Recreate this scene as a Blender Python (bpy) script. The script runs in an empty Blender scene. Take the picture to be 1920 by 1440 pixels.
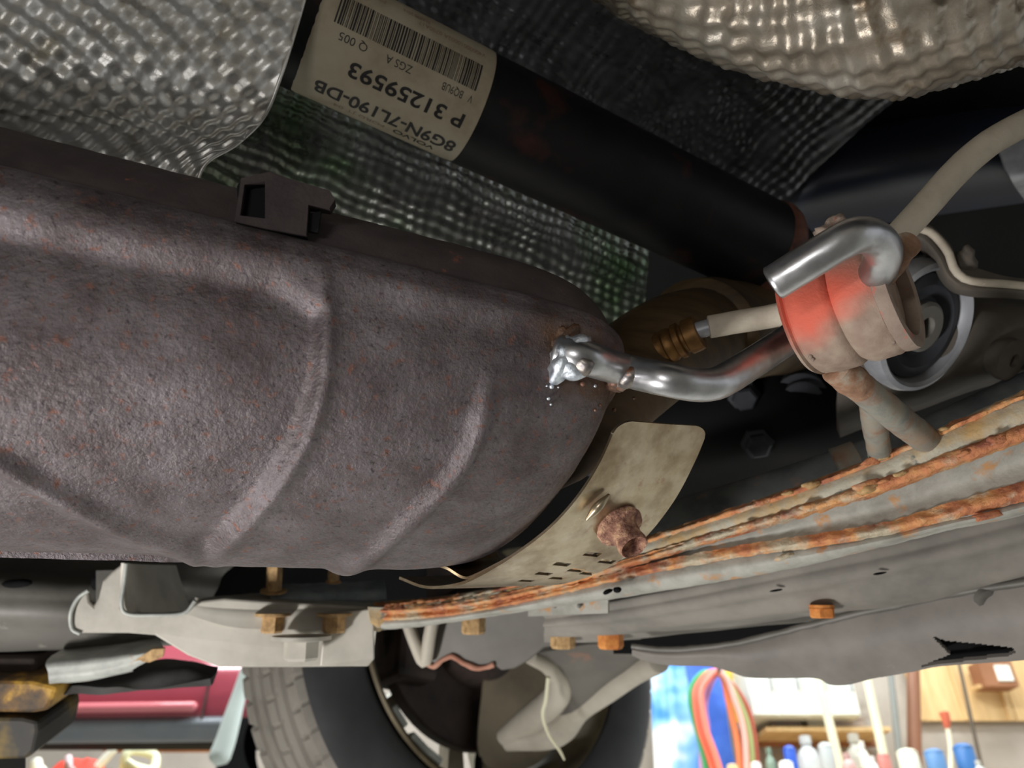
import bpy, bmesh, math, random
from mathutils import Vector, Matrix, noise
from mathutils.geometry import tessellate_polygon

R = math.radians
random.seed(7)
sc = bpy.context.scene
COL = sc.collection

# ------------------------------------------------------------------ camera, world, lights, exposure
W, H = 1920, 1440
FPX = 1450.0
PITCH = R(35)
CAM = Vector((0, 0, 0.8))
FW = Vector((0, math.cos(PITCH), math.sin(PITCH)))
UP = Vector((0, -math.sin(PITCH), math.cos(PITCH)))
RT = Vector((1, 0, 0))

cd = bpy.data.cameras.new('camera')
cam = bpy.data.objects.new('camera', cd)
COL.objects.link(cam)
cam.location = CAM
cam.rotation_euler = (PITCH + math.pi / 2, 0, 0)
cd.sensor_width = 36
cd.lens = FPX / W * 36
cd.clip_start = 0.01
cd.clip_end = 100
cd.dof.use_dof = True
cd.dof.focus_distance = 0.305
cd.dof.aperture_fstop = 14
sc.camera = cam

wd = bpy.data.worlds.new('daylight')
sc.world = wd
wd.use_nodes = True
bg = wd.node_tree.nodes['Background']
bg.inputs[0].default_value = (0.93, 0.97, 1.0, 1)
bg.inputs[1].default_value = 1.0


def area_light(name, loc, target, sx, sy, power, col=(1, 1, 1)):
    ld = bpy.data.lights.new(name, 'AREA')
    ld.shape = 'RECTANGLE'
    ld.size, ld.size_y, ld.energy, ld.color = sx, sy, power, col
    lo = bpy.data.objects.new(name, ld)
    COL.objects.link(lo)
    lo.location = loc
    lo.rotation_euler = (Vector(target) - Vector(loc)).to_track_quat('-Z', 'Y').to_euler()
    return lo


# the mechanic's LED inspection lamp held low on the left, and the tube lights over the benches
area_light('led_inspection_lamp', CAM + Vector((-0.62, 0.18, -0.52)), CAM + Vector((0.10, 0.36, 0.15)), 0.26, 0.05, 8.5, (1, 0.98, 0.96))
area_light('led_head_lamp', CAM + Vector((-0.09, -0.05, 0.04)), CAM + Vector((0.14, 0.30, 0.16)), 0.06, 0.02, 0.30, (1, 0.98, 0.95))
for k_, (x_, y_, p_) in enumerate(((-1.6, 2.6, 135), (1.4, 2.6, 135), (-1.6, 4.7, 75), (1.4, 4.7, 75), (3.6, 4.7, 65))):
    area_light('shop_tube_light', (x_, y_, 3.95), (x_, y_ + 0.2, 0), 2.0, 0.25, p_, (0.94, 0.98, 1.0))

sc.view_settings.view_transform = 'Standard'
sc.view_settings.look = 'None'
sc.view_settings.gamma = 1
sc.view_settings.use_curve_mapping = False
sc.view_settings.exposure = 0.0


# ------------------------------------------------------------------ helpers
def P(px, py, d):
    return CAM + d * (FW + ((px - W / 2) / FPX) * RT - ((py - H / 2) / FPX) * UP)


def PY(px, py, Y):
    v = FW + ((px - W / 2) / FPX) * RT - ((py - H / 2) / FPX) * UP
    return CAM + v * ((Y - CAM.y) / v.y)


def pix(v):
    q = v - CAM
    d = q.dot(FW)
    return (W / 2 + FPX * q.dot(RT) / d, H / 2 - FPX * q.dot(UP) / d, d)


def PL(lst):
    return [P(*p) for p in lst]


def cr(pts, n, closed=False):
    """Catmull-Rom samples by roughly equal arc length (pts: list of Vectors or tuples)."""
    pts = [Vector(p) for p in pts]
    m = len(pts)
    if m == 2:
        return [pts[0].lerp(pts[1], i / (n - 1)) for i in range(n)]
    segs = m if closed else m - 1
    fine = []
    for i in range(segs):
        if closed:
            p0, p1, p2, p3 = pts[(i - 1) % m], pts[i], pts[(i + 1) % m], pts[(i + 2) % m]
        else:
            p1, p2 = pts[i], pts[i + 1]
            p0 = pts[i - 1] if i > 0 else p1 * 2 - p2
            p3 = pts[i + 2] if i + 2 < m else p2 * 2 - p1
        for k in range(16):
            t = k / 16
            fine.append(0.5 * ((2 * p1) + (p2 - p0) * t + (2 * p0 - 5 * p1 + 4 * p2 - p3) * t * t + (3 * p1 - p0 - 3 * p2 + p3) * t ** 3))
    fine.append(pts[0].copy() if closed else pts[-1].copy())
    L = [0.0]
    for a, b in zip(fine, fine[1:]):
        L.append(L[-1] + (b - a).length)
    out, j = [], 0
    cnt = n if closed else n - 1
    for i in range(n):
        s = L[-1] * i / cnt
        while j < len(L) - 2 and L[j + 1] < s:
            j += 1
        dl = L[j + 1] - L[j]
        out.append(fine[j].lerp(fine[j + 1], 0 if dl == 0 else (s - L[j]) / dl))
    return out


def crp(pts, n):
    """Catmull-Rom by control parameter (for surfaces and scalar tables)."""
    m = len(pts)
    out = []
    for i in range(n):
        x = i / (n - 1) * (m - 1)
        k = min(int(x), m - 2)
        t = x - k
        p1, p2 = pts[k], pts[k + 1]
        p0 = pts[k - 1] if k > 0 else p1 * 2 - p2
        p3 = pts[k + 2] if k + 2 < m else p2 * 2 - p1
        out.append(0.5 * ((2 * p1) + (p2 - p0) * t + (2 * p0 - 5 * p1 + 4 * p2 - p3) * t * t + (3 * p1 - p0 - 3 * p2 + p3) * t ** 3))
    return out


def thing(name, label, cat, loc, group=None):
    o = bpy.data.objects.new(name, None)
    COL.objects.link(o)
    o.location = loc
    o.empty_display_size = 0.02
    o['label'] = label
    o['category'] = cat
    if group:
        o['group'] = group
    return o


def tag(o, label, cat, group=None, kind=None):
    if label:
        o['label'] = label
    if cat:
        o['category'] = cat
    if group:
        o['group'] = group
    if kind:
        o['kind'] = kind
    return o


def rootloc(p):
    l = Vector((0, 0, 0))
    while p:
        l = l + p.location
        p = p.parent
    return l


def build(name, verts, faces, m, parent=None, smooth=True, label=None, loc=None, angle=None):
    off = rootloc(parent) if parent else (Vector(loc) if loc is not None else (sum(verts, Vector()) / max(1, len(verts))))
    me = bpy.data.meshes.new(name)
    me.from_pydata([tuple(v - off) for v in verts], [], faces)
    me.update()
    bm = bmesh.new()
    bm.from_mesh(me)
    bmesh.ops.recalc_face_normals(bm, faces=bm.faces)
    bm.to_mesh(me)
    bm.free()
    if smooth:
        for p in me.polygons:
            p.use_smooth = True
    me.materials.append(m)
    o = bpy.data.objects.new(name, me)
    COL.objects.link(o)
    if parent:
        o.parent = parent
    else:
        o.location = off
    if angle is not None and smooth:
        me.set_sharp_from_angle(angle=R(angle))
    if label:
        o['label'] = label
    return o


def bevel(o, w, seg=2, ang=35):
    b = o.modifiers.new('bevel', 'BEVEL')
    b.width, b.segments, b.limit_method, b.angle_limit = w, seg, 'ANGLE', R(ang)
    return o


def frame_of(t, ref=None):
    t = t.normalized()
    r = Vector((0, 0, 1)) if ref is None else Vector(ref)
    if abs(t.dot(r)) > 0.95:
        r = Vector((1, 0, 0))
    a = t.cross(r).normalized()
    return a, a.cross(t).normalized()


def tube_geo(pts, rad, seg=18, n=40, cap=True, wob=0.0, wscale=200, samples=None, cap_round=0.0):
    c = samples if samples else cr(pts, n)
    n = len(c)
    if not isinstance(rad, (list, tuple)):
        rad = [rad] * 2
    rr = [x.x for x in crp([Vector((q, 0, 0)) for q in rad], n)]
    verts, faces = [], []
    t = (c[1] - c[0]).normalized()
    a, b = frame_of(t)
    for i in range(n):
        tn = (c[min(i + 1, n - 1)] - c[max(i - 1, 0)]).normalized()
        q = t.rotation_difference(tn)
        a = q @ a
        b = q @ b
        t = tn
        for k in range(seg):
            th = 2 * math.pi * k / seg
            dv = a * math.cos(th) + b * math.sin(th)
            r = rr[i]
            if wob:
                r += wob * noise.noise((c[i] + dv * r) * wscale)
            verts.append(c[i] + dv * r)
    for i in range(n - 1):
        for k in range(seg):
            k2 = (k + 1) % seg
            faces.append((i * seg + k, i * seg + k2, (i + 1) * seg + k2, (i + 1) * seg + k))
    if cap:
        for e, i0 in ((-1, 0), (1, (n - 1) * seg)):
            cc = c[0] if e < 0 else c[-1]
            tt = (c[0] - c[1]).normalized() if e < 0 else (c[-1] - c[-2]).normalized()
            r = rr[0] if e < 0 else rr[-1]
            base = len(verts)
            for k in range(seg):
                v = verts[i0 + k]
                verts.append(cc + (v - cc) * 0.86 + tt * r * (0.09 + cap_round * 0.4))
            ctr = len(verts)
            verts.append(cc + tt * r * (0.09 + cap_round))
            for k in range(seg):
                k2 = (k + 1) % seg
                faces.append((i0 + k, i0 + k2, base + k2, base + k))
                faces.append((base + k, base + k2, ctr))
    return verts, faces


def tube(name, pts, rad, m, parent=None, seg=18, n=40, cap=True, wob=0.0, wscale=200, label=None, cap_round=0.0, loc=None):
    v, f = tube_geo(pts, rad, seg, n, cap, wob, wscale, None, cap_round)
    return build(name, v, f, m, parent, True, label, loc, 50)


def surf(rows, nu, nv):
    """rows: list of control polylines (Vectors) -> grid [nv][nu]."""
    g1 = [crp(r, nu) for r in rows]
    cols = [crp([g1[j][i] for j in range(len(rows))], nv) for i in range(nu)]
    return [[cols[i][j] for i in range(nu)] for j in range(nv)]


def grid_normals(g):
    nv, nu = len(g), len(g[0])
    N = []
    for j in range(nv):
        row = []
        for i in range(nu):
            du = g[j][min(i + 1, nu - 1)] - g[j][max(i - 1, 0)]
            dv = g[min(j + 1, nv - 1)][i] - g[max(j - 1, 0)][i]
            nn = du.cross(dv)
            row.append(nn.normalized() if nn.length > 0 else Vector((0, 0, 1)))
        N.append(row)
    return N


def face_cam(g, N):
    """make the normals face the camera side on average"""
    j, i = len(g) // 2, len(g[0]) // 2
    s = 0
    for jj in range(0, len(g), max(1, len(g) // 8)):
        for ii in range(0, len(g[0]), max(1, len(g[0]) // 8)):
            s += N[jj][ii].dot((CAM - g[jj][ii]).normalized())
    if s < 0:
        N = [[-n for n in r] for r in N]
    return N


def sheet(name, g, thick, m, parent=None, mask=None, label=None, disp=None, angle=40, loc=None, N=None):
    nv, nu = len(g), len(g[0])
    if N is None:
        N = face_cam(g, grid_normals(g))
    if disp:
        g = [[g[j][i] + N[j][i] * disp(j, i, g[j][i]) for i in range(nu)] for j in range(nv)]
    verts, faces = [], []
    for s in (0, 1):
        for j in range(nv):
            for i in range(nu):
                verts.append(g[j][i] - N[j][i] * (thick * s))
    o = nu * nv
    ok = lambda j, i: 0 <= j < nv - 1 and 0 <= i < nu - 1 and not (mask and mask(j, i))
    for j in range(nv - 1):
        for i in range(nu - 1):
            if not ok(j, i):
                continue
            a, b, c, d = j * nu + i, j * nu + i + 1, (j + 1) * nu + i + 1, (j + 1) * nu + i
            faces.append((a, b, c, d))
            faces.append((a + o, d + o, c + o, b + o))
            if not ok(j - 1, i):
                faces.append((a, a + o, b + o, b))
            if not ok(j + 1, i):
                faces.append((c, c + o, d + o, d))
            if not ok(j, i - 1):
                faces.append((d, d + o, a + o, a))
            if not ok(j, i + 1):
                faces.append((b, b + o, c + o, c))
    used = sorted({k for f in faces for k in f})
    mp = {k: n for n, k in enumerate(used)}
    return build(name, [verts[k] for k in used], [tuple(mp[k] for k in f) for f in faces], m, parent, True, label, loc, angle)


def extend(pts, s=0.0, e=0.0, step=0.06):
    """run a control polyline straight on beyond its ends by s / e metres"""
    pts = list(pts)
    if s:
        n_ = max(1, round(s / step))
        dv = (pts[0] - pts[1]).normalized() * (s / n_)
        for _ in range(n_):
            pts = [pts[0] + dv] + pts
    if e:
        n_ = max(1, round(e / step))
        dv = (pts[-1] - pts[-2]).normalized() * (e / n_)
        for _ in range(n_):
            pts = pts + [pts[-1] + dv]
    return pts


def loft(name, rows, nu, nv, thick, m, parent=None, es=0.0, ee=0.0, **kw):
    rr_ = [extend(PL(r), es, ee) for r in rows]
    nu = int(nu * (len(rr_[0]) - 1) / (len(rows[0]) - 1))
    return sheet(name, surf(rr_, nu, nv), thick, m, parent, **kw)


def plate(name, outline, thick, m, parent=None, holes=(), smooth_outline=0, bev=0.0, direction=None, label=None, world=False, loc=None):
    """outline: [(px,py,d)] or world Vectors, extruded by thick away from the camera."""
    pts = [Vector(p) for p in outline] if world else PL(outline)
    if smooth_outline:
        pts = cr(pts, smooth_outline, True)
    hs = [([Vector(p) for p in h] if world else PL(h)) for h in holes]
    loops = [pts] + hs
    allp = [p for l in loops for p in l]
    c = sum(allp, Vector()) / len(allp)
    if direction is None:
        nn = Vector()
        for a, b in zip(pts, pts[1:] + pts[:1]):
            nn += (a - c).cross(b - c)
        nn.normalize()
        if nn.dot(CAM - c) > 0:
            nn = -nn
        direction = nn
    n = len(allp)
    verts = allp + [p + direction * thick for p in allp]
    faces = []
    if hs:
        for t in tessellate_polygon(loops):
            faces.append(tuple(t))
            faces.append(tuple(n + k for k in reversed(t)))
    else:
        faces.append(tuple(range(n)))
        faces.append(tuple(reversed(range(n, 2 * n))))
    b = 0
    for l in loops:
        k = len(l)
        for i in range(k):
            i2 = (i + 1) % k
            faces.append((b + i, b + i2, n + b + i2, n + b + i))
        b += k
    o = build(name, verts, faces, m, parent, False, label, loc)
    if bev:
        bevel(o, bev)
    return o


def lathe_geo(org, axis, prof, seg=48, ref=None, rfun=None):
    a, b = frame_of(axis, ref)
    axis = axis.normalized()
    verts, faces = [], []
    for (r, h) in prof:
        for k in range(seg):
            th = 2 * math.pi * k / seg
            rr = r + (rfun(r, h, th) if rfun else 0)
            verts.append(org + axis * h + (a * math.cos(th) + b * math.sin(th)) * rr)
    n = len(prof)
    for i in range(n - 1):
        for k in range(seg):
            k2 = (k + 1) % seg
            faces.append((i * seg + k, i * seg + k2, (i + 1) * seg + k2, (i + 1) * seg + k))
    if 1e-6 < prof[0][0] < 0.03 and (prof[0] != prof[-1]):
        faces.append(tuple(range(seg)))
    if 1e-6 < prof[-1][0] < 0.03 and (prof[0] != prof[-1]):
        faces.append(tuple(range((n - 1) * seg, n * seg)))
    return verts, faces


def lathe(name, org, axis, prof, m, parent=None, seg=48, ref=None, rfun=None, label=None, angle=35, loc=None):
    v, f = lathe_geo(org, axis, prof, seg, ref, rfun)
    return build(name, v, f, m, parent, True, label, loc, angle)


def box_pts(c, ax, ay, az):
    v = [c + ax * x + ay * y + az * z for x in (-1, 1) for y in (-1, 1) for z in (-1, 1)]
    f = [(0, 1, 3, 2), (4, 6, 7, 5), (0, 4, 5, 1), (2, 3, 7, 6), (0, 2, 6, 4), (1, 5, 7, 3)]
    return v, f


def box(name, c, ax, ay, az, m, parent=None, bev=0.0, label=None, loc=None):
    v, f = box_pts(Vector(c), Vector(ax), Vector(ay), Vector(az))
    o = build(name, v, f, m, parent, False, label, loc)
    if bev:
        bevel(o, bev)
    return o


# ------------------------------------------------------------------ materials
def srgb(r, g, b):
    f = lambda c: (c / 255 / 12.92) if c / 255 <= 0.04045 else ((c / 255 + 0.055) / 1.055) ** 2.4
    return (f(r), f(g), f(b), 1)


def pmat(name, cols, scale=60, rough=0.6, metal=0.0, bump=0.0, bscale=300, spots=None, spots2=None, detail=6, stretch=None, spec=0.5, dist=0.0, bdist=0.001, rscale=None):
    m = bpy.data.materials.new(name)
    m.use_nodes = True
    nt = m.node_tree
    N, L = nt.nodes, nt.links
    bs = N['Principled BSDF']
    tc = N.new('ShaderNodeTexCoord')
    src = tc.outputs['Object']
    if stretch:
        mp = N.new('ShaderNodeMapping')
        mp.inputs['Scale'].default_value = stretch
        L.new(src, mp.inputs['Vector'])
        src = mp.outputs['Vector']

    def nz(sc_, dt=6, rg=0.6, off=0.0):
        n = N.new('ShaderNodeTexNoise')
        n.inputs['Scale'].default_value = sc_
        n.inputs['Detail'].default_value = dt
        n.inputs['Roughness'].default_value = rg
        n.inputs['Distortion'].default_value = dist
        if off:
            mp2 = N.new('ShaderNodeMapping')
            mp2.inputs['Location'].default_value = (off, off * 1.7, -off)
            L.new(src, mp2.inputs['Vector'])
            L.new(mp2.outputs['Vector'], n.inputs['Vector'])
        else:
            L.new(src, n.inputs['Vector'])
        return n

    n1 = nz(scale, detail)
    rp = N.new('ShaderNodeValToRGB')
    el = rp.color_ramp.elements
    while len(el) < len(cols):
        el.new(0.5)
    for e, (p, c) in zip(el, cols):
        e.position = p
        e.color = c
    L.new(n1.outputs['Fac'], rp.inputs['Fac'])
    colout = rp.outputs['Color']
    rgh = None
    for k, sp in enumerate([spots, spots2]):
        if not sp:
            continue
        sc_, lo, hi, c = sp[:4]
        n2 = nz(sc_, 5, 0.62, 3.1 + 2.3 * k)
        r2 = N.new('ShaderNodeValToRGB')
        r2.color_ramp.elements[0].position = lo
        r2.color_ramp.elements[1].position = hi
        L.new(n2.outputs['Fac'], r2.inputs['Fac'])
        mx = N.new('ShaderNodeMix')
        mx.data_type = 'RGBA'
        L.new(r2.outputs['Color'], mx.inputs['Factor'])
        L.new(colout, mx.inputs['A'])
        mx.inputs['B'].default_value = c
        colout = mx.outputs['Result']
    L.new(colout, bs.inputs['Base Color'])
    if isinstance(rough, tuple):
        mr = N.new('ShaderNodeMapRange')
        mr.inputs['From Min'].default_value = 0.3
        mr.inputs['From Max'].default_value = 0.7
        mr.inputs['To Min'].default_value = rough[0]
        mr.inputs['To Max'].default_value = rough[1]
        n3 = nz(rscale or scale * 2.3, 5, 0.6, 9.0)
        L.new(n3.outputs['Fac'], mr.inputs['Value'])
        L.new(mr.outputs['Result'], bs.inputs['Roughness'])
    else:
        bs.inputs['Roughness'].default_value = rough
    bs.inputs['Metallic'].default_value = metal
    bs.inputs['Specular IOR Level'].default_value = spec
    if bump:
        nb = nz(bscale, 6, 0.65, 1.3)
        bp = N.new('ShaderNodeBump')
        bp.inputs['Strength'].default_value = bump
        bp.inputs['Distance'].default_value = bdist
        L.new(nb.outputs['Fac'], bp.inputs['Height'])
        L.new(bp.outputs['Normal'], bs.inputs['Normal'])
    return m


S = srgb
M = {}
M['muffler'] = pmat('muffler_steel', [(0.3, S(74, 64, 65)), (0.5, S(98, 90, 92)), (0.72, S(118, 110, 113))], 45, (0.30, 0.62), 0.6, 0.6, 480,
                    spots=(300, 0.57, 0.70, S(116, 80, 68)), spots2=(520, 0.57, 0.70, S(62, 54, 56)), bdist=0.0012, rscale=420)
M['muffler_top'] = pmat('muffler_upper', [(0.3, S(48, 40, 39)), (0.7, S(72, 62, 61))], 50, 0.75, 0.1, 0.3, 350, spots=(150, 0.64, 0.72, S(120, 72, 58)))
M['tab'] = pmat('dark_oxidised_tab', [(0.3, S(34, 28, 28)), (0.7, S(50, 42, 41))], 60, 0.8, 0.0, 0.3, 350, spec=0.2)
M['rod'] = pmat('bare_steel_rod', [(0.3, S(150, 150, 153)), (0.6, S(184, 184, 186))], 60, (0.28, 0.40), 0.95, 0.04, 700)
M['rod_burnt'] = pmat('heat_tinted_steel', [(0.3, S(84, 84, 92)), (0.6, S(140, 132, 124))], 150, (0.3, 0.5), 0.85, 0.2, 400, spots=(150, 0.58, 0.68, S(150, 100, 74)))
M['weld'] = pmat('weld_bead_metal', [(0.3, S(160, 168, 180)), (0.6, S(225, 232, 240))], 220, (0.3, 0.5), 0.9, 0.5, 500)
M['slag'] = pmat('weld_slag', [(0.3, S(64, 48, 40)), (0.6, S(134, 98, 80))], 220, 0.45, 0.4, 0.5, 400)
M['soot'] = pmat('scorched_steel', [(0.3, S(40, 30, 26)), (0.6, S(88, 62, 44))], 260, 0.5, 0.3, 0.6, 500)
M['rubber'] = pmat('dusty_red_rubber', [(0.36, S(128, 106, 92)), (0.5, S(144, 124, 110)), (0.6, S(158, 140, 124))], 60, 0.75, 0, 0.35, 600, spots=(900, 0.70, 0.76, S(205, 180, 150)), detail=3)
M['rubber_dust'] = pmat('dusty_rubber_rim', [(0.35, S(124, 106, 95)), (0.65, S(148, 132, 119))], 60, 0.85, 0, 0.35, 600, spots=(120, 0.62, 0.72, S(186, 84, 70)))
M['bracket'] = pmat('weathered_bracket', [(0.32, S(118, 122, 118)), (0.5, S(146, 144, 134)), (0.68, S(158, 138, 118))], 60, 0.7, 0.2, 0.4, 350, spots=(60, 0.50, 0.72, S(146, 102, 78)))
M['bracket_rust'] = pmat('rusty_bracket_end', [(0.3, S(112, 82, 64)), (0.5, S(148, 112, 88)), (0.66, S(160, 148, 132))], 120, 0.8, 0.05, 0.5, 350)
M['shaft'] = pmat('black_shaft_paint', [(0.35, S(17, 17, 20)), (0.6, S(27, 26, 28))], 30, 0.5, 0.0, 0.2, 200, spots=(28, 0.58, 0.74, S(64, 36, 30)), spec=0.25)
M['shaft_rust'] = pmat('rusty_shaft_weld', [(0.35, S(70, 44, 38)), (0.6, S(116, 72, 58))], 90, 0.7, 0.1, 0.3, 200)
M['label'] = pmat('aged_label_paper', [(0.3, S(150, 138, 116)), (0.5, S(170, 159, 138)), (0.7, S(178, 169, 150))], 40, 0.6, 0, 0.05, 300, spots=(60, 0.66, 0.74, S(150, 112, 74)))
M['ink'] = pmat('label_ink', [(0.3, S(24, 22, 22)), (0.6, S(34, 31, 30))], 300, 0.6)
M['ink_pale'] = pmat('faded_label_ink', [(0.3, S(128, 100, 84)), (0.6, S(150, 124, 104))], 300, 0.6)
M['shield'] = pmat('dirty_aluminium_shield', [(0.3, S(172, 168, 160)), (0.5, S(206, 204, 200)), (0.7, S(220, 219, 218))], 50, (0.30, 0.45), 0.7, 0.2, 500, spots=(60, 0.56, 0.8, S(158, 146, 124)))
M['shield_tunnel'] = pmat('sooty_tunnel_shield', [(0.3, S(130, 134, 128)), (0.5, S(180, 182, 178)), (0.7, S(200, 200, 198))], 30, (0.22, 0.4), 0.7, 0.25, 400, spots=(9, 0.46, 0.62, S(128, 160, 116)), spots2=(26, 0.60, 0.74, S(70, 64, 58)))
M['shield_roof'] = pmat('shaded_roof_shield', [(0.3, S(58, 58, 60)), (0.6, S(94, 94, 98))], 40, (0.25, 0.5), 0.7, 0.3, 400, spots=(500, 0.68, 0.74, S(160, 160, 165)))  # same shield painted darker for tunnel shade, pale specks painted as sparkle
M['shield_tan'] = pmat('dusty_tan_shield', [(0.3, S(126, 116, 102)), (0.5, S(160, 150, 136)), (0.7, S(176, 170, 160))], 40, (0.30, 0.42), 0.65, 0.3, 500, spots=(50, 0.6, 0.72, S(128, 112, 92)))
M['strap'] = pmat('stainless_strap', [(0.3, S(150, 132, 106)), (0.5, S(176, 162, 138)), (0.7, S(188, 176, 156))], 55, (0.26, 0.40), 0.9, 0.08, 300, spots=(75, 0.62, 0.76, S(140, 104, 88)), spots2=(22, 0.46, 0.66, S(120, 102, 78)))
M['bolt_rust'] = pmat('crusty_rust', [(0.34, S(112, 74, 62)), (0.5, S(170, 124, 104)), (0.64, S(214, 172, 138))], 260, 0.85, 0.05, 1.0, 380, bdist=0.003)
M['bolt_tan'] = pmat('tan_corroded_bolt', [(0.3, S(150, 116, 76)), (0.6, S(206, 170, 120))], 200, 0.7, 0.1, 0.4, 300)
M['bolt_orange'] = pmat('orange_rusty_bolt', [(0.3, S(176, 96, 40)), (0.6, S(226, 150, 78))], 120, 0.8, 0, 0.4, 250)
M['member'] = pmat('weathered_zinc_steel', [(0.3, S(150, 146, 132)), (0.5, S(188, 182, 164)), (0.7, S(196, 192, 178))], 45, 0.75, 0.1, 0.5, 300, spots=(34, 0.44, 0.62, S(198, 164, 112)), spots2=(110, 0.60, 0.68, S(122, 126, 122)))
M['member_rust'] = pmat('flaking_orange_rust', [(0.30, S(150, 88, 68)), (0.45, S(206, 136, 92)), (0.56, S(222, 164, 108)), (0.66, S(206, 190, 164))], 55, 0.85, 0, 0.8, 260, spots=(40, 0.56, 0.66, S(164, 104, 86)), spots2=(30, 0.52, 0.62, S(196, 184, 160)), bdist=0.002)
M['member_grey'] = pmat('chalky_grey_steel', [(0.3, S(140, 138, 130)), (0.6, S(176, 174, 166))], 50, 0.75, 0.1, 0.4, 300, spots=(55, 0.58, 0.66, S(186, 142, 98)))
M['bar'] = pmat('dark_blue_grey_bar', [(0.35, S(78, 84, 90)), (0.6, S(112, 116, 118))], 40, 0.7, 0.1, 0.3, 250, spots=(36, 0.60, 0.70, S(164, 122, 100)))
M['arm_dark'] = pmat('dusty_dark_underbody', [(0.3, S(112, 108, 102)), (0.6, S(146, 140, 132))], 18, 0.75, 0, 0.15, 300, spots=(30, 0.66, 0.76, S(150, 140, 124)))
M['plastic'] = pmat('grey_black_plastic', [(0.3, S(112, 107, 102)), (0.6, S(136, 130, 124))], 20, 0.6, 0, 0.1, 500, spots=(90, 0.68, 0.76, S(150, 146, 142)))
M['steel_grey'] = pmat('dusty_grey_steel', [(0.3, S(160, 155, 146)), (0.6, S(200, 195, 184))], 14, 0.55, 0.25, 0.1, 250)
M['steel_dark'] = pmat('dark_grey_steel', [(0.3, S(86, 84, 80)), (0.6, S(122, 119, 113))], 12, 0.55, 0.2, 0.1, 250, spots=(40, 0.64, 0.76, S(172, 168, 160)))
M['bright_edge'] = pmat('worn_bright_metal', [(0.3, S(156, 158, 154)), (0.6, S(192, 194, 188))], 60, 0.6, 0.2, 0.2, 300, spots=(60, 0.6, 0.7, S(180, 146, 116)))
M['blue_pad'] = pmat('blue_grey_pad', [(0.3, S(110, 122, 130)), (0.6, S(168, 178, 182))], 45, 0.7, 0, 0.4, 150)
M['black'] = pmat('underseal_and_shade_black', [(0.3, S(12, 12, 13)), (0.6, S(18, 18, 19))], 10, 0.85, 0, 0.1, 60, spec=0.15)  # underseal, and the black sheets that paint shade in holes and gaps
M['black_rubber'] = pmat('black_rubber_flap', [(0.3, S(34, 33, 33)), (0.6, S(64, 62, 60))], 20, 0.7, 0, 0.2, 100)
M['tank'] = pmat('navy_black_tank', [(0.3, S(18, 22, 36)), (0.6, S(28, 34, 52))], 8, 0.5, 0, 0.05, 100)
M['taupe'] = pmat('taupe_cast_subframe', [(0.3, S(66, 60, 54)), (0.6, S(92, 85, 77))], 25, 0.8, 0, 0.3, 200, spots=(60, 0.64, 0.74, S(112, 100, 84)))
M['bush_grey'] = pmat('grey_bushing_sleeve', [(0.3, S(120, 122, 128)), (0.6, S(168, 170, 176))], 30, 0.45, 0.3, 0.1, 200)
M['bush_rub'] = pmat('dark_bushing_rubber', [(0.3, S(32, 34, 40)), (0.6, S(52, 54, 60))], 30, 0.7, 0, 0.1, 200)
M['hose_beige'] = pmat('dusty_beige_line', [(0.3, S(160, 148, 132)), (0.6, S(190, 180, 164))], 50, 0.75, 0, 0.25, 500, spots=(420, 0.68, 0.75, S(214, 206, 192)))
M['brass'] = pmat('aged_brass', [(0.3, S(88, 62, 34)), (0.6, S(134, 98, 56))], 90, 0.5, 0.75, 0.2, 250)
M['pipe'] = pmat('brown_exhaust_pipe', [(0.3, S(58, 44, 28)), (0.6, S(92, 74, 48))], 25, 0.6, 0.3, 0.2, 200, stretch=(1, 1, 4))
M['tread'] = pmat('tyre_tread', [(0.3, S(136, 130, 122)), (0.6, S(158, 152, 144))], 16, 0.85, 0, 0.1, 100)
M['sidewall'] = pmat('tyre_sidewall', [(0.3, S(54, 54, 56)), (0.6, S(70, 70, 72))], 14, 0.65, 0, 0.05, 100)
M['rim'] = pmat('dirty_rim_barrel', [(0.3, S(70, 62, 46)), (0.6, S(112, 100, 76))], 14, 0.5, 0.4, 0.1, 60)
M['rim_bright'] = pmat('alloy_spoke', [(0.3, S(176, 172, 158)), (0.6, S(212, 208, 196))], 14, 0.4, 0.5)
M['knuckle'] = pmat('dark_knuckle_iron', [(0.3, S(38, 32, 30)), (0.6, S(70, 56, 50))], 24, 0.75, 0, 0.3, 100)
M['susp'] = pmat('pale_suspension_steel', [(0.3, S(168, 160, 146)), (0.6, S(200, 192, 178))], 9, 0.6, 0.1, 0.1, 60)
M['susp_dark'] = pmat('grey_carrier_steel', [(0.3, S(84, 80, 75)), (0.6, S(112, 107, 100))], 9, 0.55, 0.1, 0.1, 60, spots=(14, 0.62, 0.72, S(150, 110, 92)))
M['backing'] = pmat('brown_brake_shield', [(0.3, S(110, 98, 82)), (0.6, S(148, 134, 112))], 10, 0.7, 0.1, 0.1, 60)
M['rust_pink'] = pmat('pinkish_surface_rust', [(0.3, S(168, 112, 92)), (0.6, S(198, 146, 124))], 40, 0.8, 0, 0.3, 120)
M['lift_yellow'] = pmat('chipped_yellow_paint', [(0.42, S(46, 36, 24)), (0.54, S(104, 74, 30)), (0.64, S(180, 138, 46))], 34, 0.6, 0.1, 0.2, 120, detail=4)
M['lift_black'] = pmat('oily_black_pad', [(0.42, S(20, 18, 16)), (0.58, S(38, 33, 24)), (0.72, S(110, 88, 30))], 26, 0.6, 0, 0.2, 120, detail=3)
M['red_paint'] = pmat('dark_red_car_paint', [(0.3, S(150, 62, 76)), (0.6, S(164, 74, 88))], 2, 0.18, 0.1, spec=0.6)
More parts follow.
